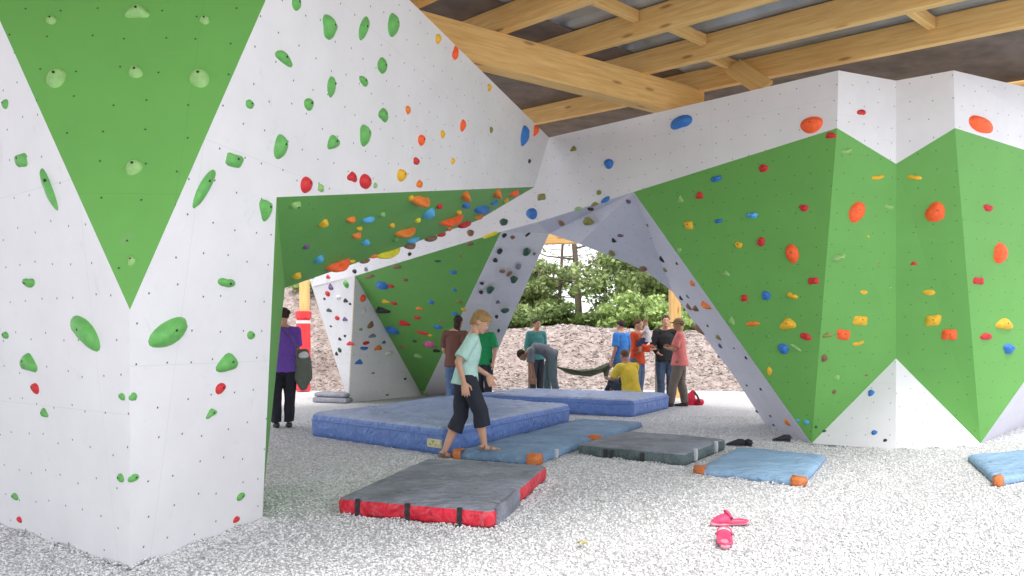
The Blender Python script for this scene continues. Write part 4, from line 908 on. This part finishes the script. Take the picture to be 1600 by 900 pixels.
# shoulder bag
def bag_at(Mw, c, col, name, lab, size=(.13, .06, .17), strap=None):
    bt = tag(empty(name, Mw @ Vector(c)), lab, name.replace('_', ' '))
    s = Soft(); c = Vector(c); s.tube([c + Vector((0, 0, size[2])), c + Vector((0, 0, size[2] * .4)), c - Vector((0, 0, size[2] * .5)), c - Vector((0, 0, size[2]))], [(size[0] * .6, size[1] * .5), (size[0] * .95, size[1]), (size[0], size[1] * 1.2), (size[0] * .5, size[1])], side=Vector((1, 0, 0)))
    s.build('pouch', col, bt, .01, Mw, wrinkle=.012, wscale=9)
    if strap:
        s = Soft(); s.tube([Vector(p) for p in strap], [(.018, .006)] * len(strap), side=Vector((0, 1, 0))); s.build('strap', col, bt, .006, Mw, smooth=1)
    return bt
bt = bag_at(Mw, (.27, -.05, .83), cm('sage_canvas', (0.13, 0.15, 0.12)), 'shoulder_bag', 'sage green shoulder bag hanging at the hip of the purple shirt', (.13, .07, .25), [(-.02, -.10, 1.42), (.10, -.14, 1.28), (.20, -.12, 1.12), (.26, -.08, 1.0)])
s = Soft(); s.ball(Vector((.27, -.09, 1.02)), (.07, .05, .05)); s.build('white_cloth', cm('white_cloth', (0.65, 0.66, 0.68)), bt, .01, Mw, wrinkle=.012, wscale=12)
# behind the mats
person(at(711, 12.8), R(-20), 1.68, 'person in brown top and jeans half hidden behind the walking boy', cm('brown_knit', (0.15, 0.065, 0.05)), DENIM, DARKH, sleeve='short', faces=False, haircut='long', J=dict(eL=(-.14, .03, .64), wL=(-.13, .12, .54), hd=(.03, .02, .925)))
person(at(757, 14.1), R(150), 1.66, 'person in bright green t-shirt and dark jeans behind the walking boy', cm('bright_green_cotton', (0.02, 0.30, 0.10)), DARKT, BROWNH)
person(at(838, 16.6), R(-150), 1.74, 'person in dark teal zip jacket standing behind the bending man', cm('teal_fleece', (0.05, 0.19, 0.19)), DARKT, DARKH, sleeve='long', skin=SKIN2)
person(at(858, 15.2), R(92), 1.72, 'man in grey t-shirt bending forward to pick something off the ground', cm('grey_cotton', (0.16, 0.18, 0.21)), cm('grey_green_trousers', (0.13, 0.19, 0.20)), DARKH, skin=SKIN2,
       J=dict(pel=(0, -.03, .54), hR=(.055, -.03, .52), hL=(-.055, -.03, .52), wa=(0, .05, .605), ch=(0, .145, .625), nb=(0, .235, .60), sR=(.10, .22, .595), sL=(-.10, .22, .60), eR=(.12, .20, .42), eL=(-.11, .24, .43), wR=(.09, .17, .27), wL=(-.08, .22, .28), hd=(0, .325, .545), kR=(.06, .02, .28), kL=(-.06, -.04, .28), aR=(.07, .03, .035), aL=(-.07, -.09, .035), dR=(0, 0, -1), dL=(0, -.1, -1)), headpitch=-60)
person(at(971, 15.4), R(40), 1.68, 'person in bright blue t-shirt half hidden behind the man in orange', cm('bright_blue_cotton', (0.045, 0.22, 0.62)), DENIM, DARKH, haircut='short', faces=False)
t, Mw, j = person(at(996, 14.7), R(-125), 1.68, 'man in orange-red long sleeved shirt carrying a baby on his arm', cm('orange_red_cotton', (0.70, 0.09, 0.03)), DENIM, BROWNH, sleeve='long', skin=SKIN,
       J=dict(eL=(-.15, .03, .64), wL=(-.05, .17, .66), dL=(1, .3, .1), eR=(.15, .03, .64), wR=(.03, .19, .63), dR=(-1, .2, .1)))
person(at(1010, 14.42, 0.88), R(80), 0.80, 'baby in white top and navy shorts carried by the man in orange', cm('white_cotton', (0.62, 0.62, 0.66)), cm('navy_shorts', (0.05, 0.06, 0.12)), BLONDE, child=True,
       J=dict(kR=(.10, .17, .40), kL=(-.10, .17, .40), aR=(.10, .15, .18), aL=(-.10, .15, .18), pel=(0, 0, .47), hR=(.06, .02, .46), hL=(-.06, .02, .46), wa=(0, 0, .55), ch=(0, .01, .66), nb=(0, .0, .77), sR=(.11, 0, .74), sL=(-.11, 0, .74), eR=(.16, .05, .62), wR=(.14, .14, .56), eL=(-.16, .05, .62), wL=(-.14, .14, .60), hd=(0, .02, .90)), voxel=.008, build_=1.35, leglen='capri', shoes=(0.2, 0.2, 0.24))
person(at(986, 14.15, 0.0), R(32), 1.72, 'man in yellow t-shirt sitting low with his back turned', cm('yellow_cotton', (0.72, 0.55, 0.06)), cm('dark_jeans', (0.035, 0.045, 0.07)), BROWNH, skin=SKIN2, faces=False, build_=1.12,
       J=dict(pel=(0, 0, .16), hR=(.055, .01, .135), hL=(-.055, .01, .135), wa=(0, .01, .24), ch=(0, .035, .35), nb=(0, .075, .455), sR=(.115, .06, .425), sL=(-.115, .06, .425), eR=(.15, .16, .30), eL=(-.15, .15, .29), wR=(.10, .28, .30), wL=(-.10, .27, .29), hd=(0, .115, .545), kR=(.09, .24, .27), kL=(-.07, .26, .23), aR=(.08, .34, .045), aL=(-.05, .40, .045), dR=(-.3, 1, -.3), dL=(.3, 1, -.3)), headpitch=-10)
person(at(1040, 14.9), R(175), 1.76, 'person in open black jacket and jeans facing the man in pink', cm('black_jacket', (0.018, 0.02, 0.024)), cm('blue_jeans', (0.06, 0.10, 0.17), var=0.3), DARKH, sleeve='long', skin=SKIN,
       J=dict(eR=(.15, .03, .64), wR=(.10, .12, .56), dR=(-.4, .8, -.3)))
person(at(1062, 13.75), R(72), 1.66, 'man in salmon pink t-shirt, khaki trousers and brimmed hat with crossed arms', cm('salmon_cotton', (0.68, 0.20, 0.19)), cm('khaki_trousers', (0.17, 0.145, 0.125)), BROWNH, skin=SKIN2, build_=1.08,
       J=dict(eR=(.14, .05, .65), wR=(.0, .13, .68), eL=(-.14, .05, .65), wL=(.0, .14, .66), dR=(-1, .1, .2), dL=(1, .1, .2), aL=(-.07, .10, .035), kL=(-.06, .06, .275), aR=(.06, -.05, .035), kR=(.06, -.01, .275)), cap=(cm('khaki_hat', (0.25, 0.19, 0.10)), True), faces=True)

# ------------------------------------------------------------------ small things
def backpack():
    q = G(1083, 633); t = tag(empty('backpack', (q.x, q.y, 0)), 'small red backpack slumped on the gravel beside the man in pink', 'backpack')
    s = Soft(); c = Vector((q.x, q.y, 0)); s.tube([c + Vector((-.08, 0, .02)), c + Vector((-.06, 0, .13)), c + Vector((-.01, 0, .24))], [(.12, .09), (.12, .09), (.05, .05)], side=Vector((1, 0, 0)))
    s.ball(c + Vector((.10, -.02, .06)), (.10, .08, .075)); s.build('bag', mat('red_nylon', (0.55, 0.015, 0.05), 0.6), t, .01, wrinkle=.02, wscale=9)
    s = Soft(); s.tube([c + Vector((.0, -.09, .26)), c + Vector((.06, -.11, .17)), c + Vector((.10, -.1, .05))], [(.022, .01)] * 3, side=Vector((1, 0, 0))); s.build('strap', DK, t, .008)
backpack()
def hammock():
    a = G(866, 612); a = Vector((P(868, 572, 17.0))); b = P(992, 541, 17.0)
    t = tag(empty('hammock', (a + b) / 2 - Vector((0, 0, .2))), 'dark olive hammock slung low between people in front of the earth bank', 'hammock')
    verts, faces = [], []; nu, nv = 34, 12
    for i in range(nu + 1):
        u = i / nu; wd = .02 + .34 * math.sin(math.pi * u) ** .6; p = a.lerp(b, u); sag = -.30 * math.sin(math.pi * u)
        for k in range(nv + 1):
            v = k / nv * 2 - 1
            verts.append(p + Vector((0, wd * v, sag - (1 - abs(v) ** 2) * wd * .38 + .01 * math.sin(9 * u * 3 + v * 4))))
    for i in range(nu):
        for k in range(nv):
            q = i * (nv + 1) + k; faces.append((q, q + 1, q + nv + 2, q + nv + 1))
    o = link('cloth', mesh(verts, faces, True), mat('olive_cloth', (0.045, 0.055, 0.035), .8, .3), t); md = o.modifiers.new('th', 'SOLIDIFY'); md.thickness = .012
    s = Soft(); c = a.lerp(b, .62) + Vector((0, -.25, -.42)); s.tube([c + Vector((0, 0, .10)), c, c - Vector((0, 0, .13))], [(.09, .03), (.07, .03), (.04, .02)], side=Vector((1, 0, 0))); s.build('hanging_pouch', MATS['olive_cloth'], t, .012)
    for p, q in ((a, Vector((a.x - .6, a.y, a.z + .22))), (b, Vector((b.x + .5, b.y, b.z + .25)))):
        s = Soft(); s.tube([p, q], [.012, .012]); s.build('rope', DK, t, .006, smooth=0)
        bm = bmesh.new(); tube_bm(bm, [(q.x, q.y, 0), (q.x, q.y, q.z + .1)], .035, 10); link('stake', bm_mesh(bm), TIMBER_P, t)
TIMBER_P = mat('weathered_pole', (0.25, 0.19, 0.13), .8)
hammock()
def clog(px, py, yaw, lab, dark=False):
    q = G(px, py); M = Matrix.Translation((q.x, q.y, .004)) @ Matrix.Rotation(yaw, 4, 'Z')
    t = tag(empty('clog', (q.x, q.y, 0)), lab, 'clog', 'pink clogs on the gravel')
    s = Soft(); ys = [-.12, -.06, 0, .06, .12]
    s.tube([Vector((0, y, .016)) for y in ys], [(.028, .014), (.037, .015), (.036, .014), (.045, .015), (.030, .014)], side=Vector((1, 0, 0)))
    s.build('sole', mat('pale_pink_foam', (0.80, 0.28, 0.36), .6, .08), t, .005, M)
    s = Soft(); s.tube([Vector((0, .0, .046)), Vector((0, .035, .044)), Vector((0, .08, .036)), Vector((0, .112, .026))], [(.043, .040), (.047, .036), (.044, .026), (.028, .014)], side=Vector((1, 0, 0)), dome=(False, True), seg=18)
    s.tube([Vector((sg_ * .034 if abs(sg_) == 1 else 0, yy_, .030)) for sg_, yy_ in ((1, .02), (1, -.05), (1, -.09), (0, -.122), (-1, -.09), (-1, -.05), (-1, .02))], [(.007, .014)] * 7, side=Vector((0, 0, 1)))
    s.build('upper', mat('pink_foam', (0.68, 0.075, 0.17), .55, .08), t, .005, M)
    s = Soft(); s.tube([Vector((.047, .0, .055)), Vector((.036, .018, .088)), Vector((0, .026, .102)), Vector((-.036, .018, .088)), Vector((-.047, 0, .055))], [(.010, .004)] * 5, side=Vector((0, 1, 0)))
    s.build('heel_strap', MATS['pink_foam'], t, .004, M, smooth=1)
    for sg in (-1, 1): s = Soft(); s.ball(Vector((sg * .047, .006, .058)), .009); s.build('rivet', DK, t, .004, M)
clog(1140, 822, R(97), 'pink clog seen from its side, the one farther from the camera')
clog(1132, 851, R(-14), 'pink clog seen from its heel, the one nearest the camera')
def slipper(px, py, yaw, lab):
    q = G(px, py); M = Matrix.Translation((q.x, q.y, .004)) @ Matrix.Rotation(yaw, 4, 'Z') @ Matrix.Scale(0.78, 4)
    t = tag(empty('climbing_shoe', (q.x, q.y, 0)), lab, 'climbing shoe', 'dark climbing shoes on the gravel')
    s = Soft(); s.tube([Vector((0, -.10, .055)), Vector((0, -.04, .06)), Vector((0, .05, .040)), Vector((.01, .13, .02))], [(.032, .050), (.034, .050), (.042, .028), (.024, .014)], side=Vector((1, 0, 0)))
    s.build('upper', mat('black_suede', (0.03, 0.03, 0.04), .7), t, .006, M)
    s = Soft(); s.tube([Vector((0, -.12, .009)), Vector((0, 0, .009)), Vector((.01, .14, .009))], [(.03, .009), (.04, .009), (.024, .009)], side=Vector((1, 0, 0))); s.build('sole', mat('grey_rubber', (0.08, 0.08, 0.09), .6), t, .005, M)
    s = Soft(); s.tube([Vector((-.03, -.10, .07)), Vector((-.02, -.15, .06)), Vector((.02, -.15, .05)), Vector((.03, -.10, .07))], [.005] * 4, seg=6); s.build('pull_loop', DK, t, .004, M, smooth=0)
slipper(1150, 697, R(70), 'dark climbing shoe behind the light blue pad, left of the pair')
slipper(1166, 697, R(20), 'dark climbing shoe behind the light blue pad, right of the pair')
slipper(1222, 690, R(75), 'dark climbing shoe lying alone near the tip of the right wall')
# dry leaf on the gravel
q = G(910, 857); bm = bmesh.new(); n_ = 12; mid = [Vector((0, (i / n_ - .5) * .075, .03 + .006 * math.sin(i))) for i in range(n_ + 1)]
lf, rt, md = [], [], []
for i, p in enumerate(mid):
    w_ = .026 * math.sin(math.pi * i / n_) * (1 + .25 * math.sin(i * 2.6)); md.append(bm.verts.new(p)); lf.append(bm.verts.new(p + Vector((-w_, 0, .010)))); rt.append(bm.verts.new(p + Vector((w_, 0, .008))))
for i in range(n_):
    bm.faces.new([md[i], md[i + 1], lf[i + 1], lf[i]]); bm.faces.new([rt[i], rt[i + 1], md[i + 1], md[i]])
bmesh.ops.transform(bm, matrix=Matrix.Translation((q.x, q.y, 0)) @ Matrix.Rotation(1.0, 4, 'Z'), verts=bm.verts)
o = tag(link('dry_leaf', bm_mesh(bm, True), mat('dry_leaf', (0.52, 0.46, 0.20), .7)), 'single dry yellowish leaf lying on the pale gravel in front', 'leaf')
o.modifiers.new('th', 'SOLIDIFY').thickness = .0015

# ------------------------------------------------------------------ earth bank, trees
def bank_h(x, y):
    k = min(1, max(0, (-x - 2.6) / 2.6)); crest = 1.62 + 1.7 * k * k * (3 - 2 * k) + .10 * math.sin(x * .9) + .25 * max(0, min(1, (x - 6) / 5))
    f = (y - 18.0 - .35 * math.sin(x * .7)) / 4.2
    s = 0 if f < 0 else (f * f * (3 - 2 * f) if f < 1 else 1)
    bump = .10 * noise.noise(Vector((x * 1.3, y * 1.3, 0))) + .05 * noise.noise(Vector((x * 4, y * 4, 3)))
    return -.03 + crest * s + bump * min(1, max(0, f * 3)) + (.035 * (y - 23) if y > 23 else 0) * .15
xs = np.linspace(-34, 34, 273); ys_ = np.concatenate([np.linspace(17.2, 24, 50), np.linspace(24.6, 75, 40)])
verts = [(x, y, bank_h(x, y)) for y in ys_ for x in xs]; nx = len(xs)
faces = [(r * nx + c, r * nx + c + 1, (r + 1) * nx + c + 1, (r + 1) * nx + c) for r in range(len(ys_) - 1) for c in range(nx - 1)]
def bank_mat():
    m, nt, b = nodes_of('earth_bank'); N = nt.nodes; L = nt.links
    ge = N.new('ShaderNodeNewGeometry'); nz = N.new('ShaderNodeTexNoise'); nz.inputs['Scale'].default_value = 5; nz.inputs['Detail'].default_value = 8; nz.inputs['Roughness'].default_value = .7; L.new(ge.outputs['Position'], nz.inputs['Vector'])
    cr = N.new('ShaderNodeValToRGB'); e = cr.color_ramp.elements; e[0].position = .32; e[0].color = (.15, .115, .10, 1); e[1].position = .7; e[1].color = (.47, .40, .37, 1); x_ = e.new(.5); x_.color = (.32, .26, .235, 1)
    L.new(nz.outputs['Fac'], cr.inputs[0])
    n2 = N.new('ShaderNodeTexNoise'); n2.inputs['Scale'].default_value = .35; n2.inputs['Detail'].default_value = 5; L.new(ge.outputs['Position'], n2.inputs['Vector'])
    sp = N.new('ShaderNodeSeparateXYZ'); L.new(ge.outputs['Position'], sp.inputs[0])
    mr = N.new('ShaderNodeMapRange'); mr.inputs[1].default_value = 22.5; mr.inputs[2].default_value = 25; L.new(sp.outputs[1], mr.inputs[0])
    mx = N.new('ShaderNodeMix'); mx.data_type = 'RGBA'; L.new(mr.outputs[0], mx.inputs[0]); L.new(cr.outputs[0], mx.inputs[6]); mx.inputs[7].default_value = (.12, .17, .04, 1)
    L.new(mx.outputs[2], b.inputs['Base Color']); b.inputs['Roughness'].default_value = .9
    bp = N.new('ShaderNodeBump'); bp.inputs['Strength'].default_value = 1; bp.inputs['Distance'].default_value = .06; L.new(nz.outputs['Fac'], bp.inputs['Height']); L.new(bp.outputs[0], b.inputs['Normal'])
    return m
tag(link('earth_bank', mesh(verts, faces, True), bank_mat(), world=False), kind='structure')
n = 42000
xx = RNG.uniform(-14, 14, n); yv = 17.9 + 5.2 * RNG.random(n); zz = np.array([bank_h(a, b) for a, b in zip(xx, yv)]); sz = RNG.uniform(.008, .036, n)
tag(chips('bark_debris', np.stack([xx, yv, zz + sz * .2], 1), sz, stone_mat('bark_chips', (.12, .085, .07), (.39, .33, .30), (.68, .62, .58), .9), .4, 2.6), 'pinkish brown bark and twig debris covering the earth bank', 'debris', kind='stuff')

def leaf_mat(name, col, var=.45):
    m, nt, b = nodes_of(name); N = nt.nodes; L = nt.links
    ge = N.new('ShaderNodeNewGeometry'); r2 = N.new('ShaderNodeMapRange'); r2.inputs[3].default_value = 1 - var; r2.inputs[4].default_value = 1 + var; L.new(ge.outputs['Random Per Island'], r2.inputs[0])
    sc = N.new('ShaderNodeVectorMath'); sc.operation = 'SCALE'; sc.inputs[0].default_value = col; L.new(r2.outputs[0], sc.inputs['Scale']); L.new(sc.outputs[0], b.inputs['Base Color']); b.inputs['Roughness'].default_value = .6
    tr = N.new('ShaderNodeBsdfTranslucent'); L.new(sc.outputs[0], tr.inputs[0]); ms = N.new('ShaderNodeMixShader'); ms.inputs[0].default_value = .35
    L.new(b.outputs[0], ms.inputs[1]); L.new(tr.outputs[0], ms.inputs[2]); L.new(ms.outputs[0], N['Material Output'].inputs[0]); return m
LEAF = [leaf_mat('leaf_mid', (.30, .38, .15)), leaf_mat('leaf_olive', (.29, .33, .15)), leaf_mat('leaf_light', (.38, .50, .18)), leaf_mat('leaf_dark', (.14, .20, .06))]
BARK = mat('bark', (.15, .115, .09), .9, .3, 20, .6, 60)
def leaves(name, centres, per, spread, size, m, parent, elong=1.8):
    c = np.repeat(np.array(centres, float), per, axis=0); n = len(c)
    sp = np.array(spread if hasattr(spread, '__len__') else (spread,) * 3)
    d = RNG.normal(0, 1, (n, 3)); d /= np.linalg.norm(d, axis=1)[:, None]; c = c + d * sp * (RNG.random(n) ** .45)[:, None]
    s = size * RNG.uniform(.6, 1.4, n)
    u = RNG.normal(0, 1, (n, 3)); u /= np.linalg.norm(u, axis=1)[:, None]; w = np.cross(u, RNG.normal(0, 1, (n, 3))); w /= np.linalg.norm(w, axis=1)[:, None]
    v = np.stack([c - u * s[:, None] * elong * .5, c + w * s[:, None] * .45, c + u * s[:, None] * elong * .5, c - w * s[:, None] * .45], 1)
    me = bpy.data.meshes.new(name); me.vertices.add(n * 4); me.vertices.foreach_set('co', v.reshape(-1)); me.loops.add(n * 4); me.loops.foreach_set('vertex_index', np.arange(n * 4)); me.polygons.add(n); me.polygons.foreach_set('loop_start', np.arange(0, n * 4, 4)); me.update(calc_edges=True)
    return link(name, me, m, parent)
def tree(px, Y, height, crown_r, crown_z0, label, lm, density=60, nlimb=14, size=.12, trunk_r=.14, lean=(0, 0), sparse=False, cat='tree'):
    x = (px - 800) / F * Y; z0 = bank_h(x, Y) - .1
    t = tag(empty(cat.replace(' ', '_'), (x, Y, z0)), label, cat, 'trees beyond the earth bank')
    rnd = random.Random(int(px * 7 + Y)); bm = bmesh.new()
    top = Vector((x + lean[0], Y + lean[1], z0 + height)); base = Vector((x, Y, z0)); pts = []
    for i in range(9):
        k = i / 8; pts.append(base.lerp(top, k) + Vector((math.sin(k * 5 + px) * .12, math.cos(k * 4 + px) * .1, 0)) * height * .06)
    tube_bm(bm, pts, [trunk_r * (1 - .85 * i / 8) for i in range(9)], 8)
    link('trunk', bm_mesh(bm, True), BARK, t)
    cents = []; bm = bmesh.new()
    for i in range(nlimb):
        k = (crown_z0 + (height * .97 - crown_z0) * ((i + rnd.random() * .7) / nlimb)) / height
        o = pts[min(7, int(k * 8))].lerp(pts[min(8, int(k * 8) + 1)], k * 8 - int(k * 8)); a = i * 2.4 + rnd.random()
        shape = math.sin(math.pi * min(1, max(.12, (k * height - crown_z0) / (height - crown_z0) * .85 + .12))) ** .7
        ln = crown_r * shape * rnd.uniform(.7, 1.15)
        e = o + Vector((math.cos(a) * ln, math.sin(a) * ln, ln * rnd.uniform(.05, .55))); mid = o.lerp(e, .5) + Vector((0, 0, -.08 * ln + rnd.uniform(-.1, .15)))
        tube_bm(bm, [o, mid, e], [trunk_r * .32 * (1 - k * .5), trunk_r * .2 * (1 - k * .5), .012], 6)
        for q in range(5):
            s0 = o.lerp(e, rnd.uniform(.35, 1)); dv = Vector((rnd.gauss(0, 1), rnd.gauss(0, 1), rnd.gauss(0.2, .6))) * ln * .22; tube_bm(bm, [s0, s0 + dv], [.016, .006], 5, cap=False)
            cents.append(s0 + dv)
        cents.append(e)
    link('branches', bm_mesh(bm, True), BARK, t)
    leaves('crown', [tuple(c) for c in cents], density, (crown_r * (.16 if sparse else .27),) * 2 + (crown_r * (.09 if sparse else .2),), size, lm, t)
    return t
tree(905, 30, 8.6, 3.4, 1.6, 'tall sparse pine with bare slanting limbs against the white sky', LEAF[1], 7, 20, .11, .17, (-.6, 0), True)
tree(868, 33, 7.0, 3.0, 1.6, 'thin half bare tree left of the sparse pine', LEAF[0], 6, 16, .11, .11, (.6, 0), True)
tree(835, 32, 2.8, 1.9, .5, 'low loose olive tree left of the two bare trees', LEAF[0], 60, 14, .12, .09, (.2, 0), True)
tree(978, 29, 3.1, 1.8, .4, 'dense mid green tree right of the sparse pine', LEAF[0], 60, 15, .12, .12)
tree(1045, 31, 4.4, 2.5, .4, 'broad olive tree behind the timber post', LEAF[1], 110, 16, .12, .15)
tree(795, 34, 2.7, 2.2, .3, 'bushy green tree beside the slanting white column', LEAF[0], 110, 14, .13, .12)
tree(1110, 30, 4.5, 2.6, .6, 'rounded tree glimpsed right of the timber post', LEAF[0], 180, 15, .13, .15)
tree(488, 29, 4.5, 2.4, .3, 'bushy tree seen above the red padded post', LEAF[1], 190, 15, .12, .14)
def bush(px, Y, r, h, lab, lm, n=26, per=110, size=.10, dz=0.0):
    x = (px - 800) / F * Y; z0 = bank_h(x, Y); rnd = random.Random(int(px)); t = tag(empty('bush', (x, Y, z0)), lab, 'bush', 'bushes along the top of the bank')
    cents = []; bm = bmesh.new()
    for i in range(n):
        a = rnd.uniform(0, 6.28); q = rnd.random() ** .5 * r; z = h * (1 - (q / r) ** 2 * .6) * rnd.uniform(.25, 1); c = Vector((x + math.cos(a) * q, Y + math.sin(a) * q * .7, z0 + z)); cents.append(tuple(c))
        tube_bm(bm, [(x + rnd.uniform(-.1, .1), Y, z0 - .05), (x + math.cos(a) * q * .5, Y + math.sin(a) * q * .4, z0 + z * .6), c], [.025, .015, .006], 5, cap=False)
    link('stems', bm_mesh(bm), BARK, t); leaves('foliage', cents, per, (.34 * r, .34 * r, .2 * h), size, lm, t)
bush(985, 25.5, 1.1, 1.2, 'fresh light green bush behind the people on the right', LEAF[2])
bush(1030, 25.0, 1.0, 1.1, 'light green bush just left of the timber post', LEAF[2])
bush(940, 26.5, 1.1, .9, 'low mid green bush under the sparse pine', LEAF[0])
bush(885, 26.0, 1.2, .8, 'low dark bush at the middle of the bank crest', LEAF[3])
bush(835, 26.0, 1.1, .9, 'olive bush above the person in teal', LEAF[0])
bush(1088, 24.2, .9, .6, 'yellowish green bush right of the timber post', LEAF[2])
bush(1130, 24.5, 1.1, .8, 'light green bush behind the shade-grey arch leg', LEAF[2])
bush(790, 25.0, 1.0, .8, 'bush at the foot of the slanting white column', LEAF[3])
bush(492, 21.2, .55, .55, 'small bright green bush on the bank by the red post', LEAF[2], 16, 70, .09)

# ------------------------------------------------------------------ camera, light, world
cam = bpy.data.cameras.new('camera'); co = bpy.data.objects.new('camera', cam); COL.objects.link(co)
co.location = EYE; co.rotation_euler = (R(90), 0, 0); cam.sensor_width = 36; cam.lens = F / 1600 * 36; cam.shift_y = (HY - 450) / 1600; cam.clip_end = 1500; scene.camera = co
sun_el, sun_az = 64.0, 165.0     # azimuth clockwise from +Y: behind the camera, to the right
sd = bpy.data.lights.new('sun', 'SUN'); sd.energy = 1.6; sd.angle = R(14); sd.color = (1, .965, .92); so = bpy.data.objects.new('sun', sd); COL.objects.link(so)
dirv = Vector((math.sin(R(sun_az)) * math.cos(R(sun_el)), math.cos(R(sun_az)) * math.cos(R(sun_el)), math.sin(R(sun_el))))
so.rotation_euler = dirv.to_track_quat('Z', 'Y').to_euler(); so.location = (4, -6, 12)
w = bpy.data.worlds.new('World'); scene.world = w; w.use_nodes = True; nt = w.node_tree; bg = nt.nodes['Background']
sky = nt.nodes.new('ShaderNodeTexSky'); sky.sky_type = 'NISHITA'; sky.sun_disc = False; sky.sun_elevation = R(sun_el); sky.sun_rotation = R(sun_az); sky.air_density = 1.0; sky.dust_density = 4.0; sky.ozone_density = .6
# bright hazy cloud cover over the clear sky
mx = nt.nodes.new('ShaderNodeMix'); mx.data_type = 'RGBA'; mx.inputs[0].default_value = .72; mx.inputs[7].default_value = (13.15, 13.3, 14.0, 1)
nt.links.new(sky.outputs[0], mx.inputs[6]); nt.links.new(mx.outputs[2], bg.inputs[0]); bg.inputs[1].default_value = .10
scene.view_settings.view_transform = 'Standard'; scene.view_settings.look = 'None'; scene.view_settings.exposure = 0.86; scene.view_settings.gamma = 1
scene.render.engine = 'CYCLES'; scene.cycles.max_bounces = 8; scene.cycles.diffuse_bounces = 5; scene.cycles.use_denoising = True
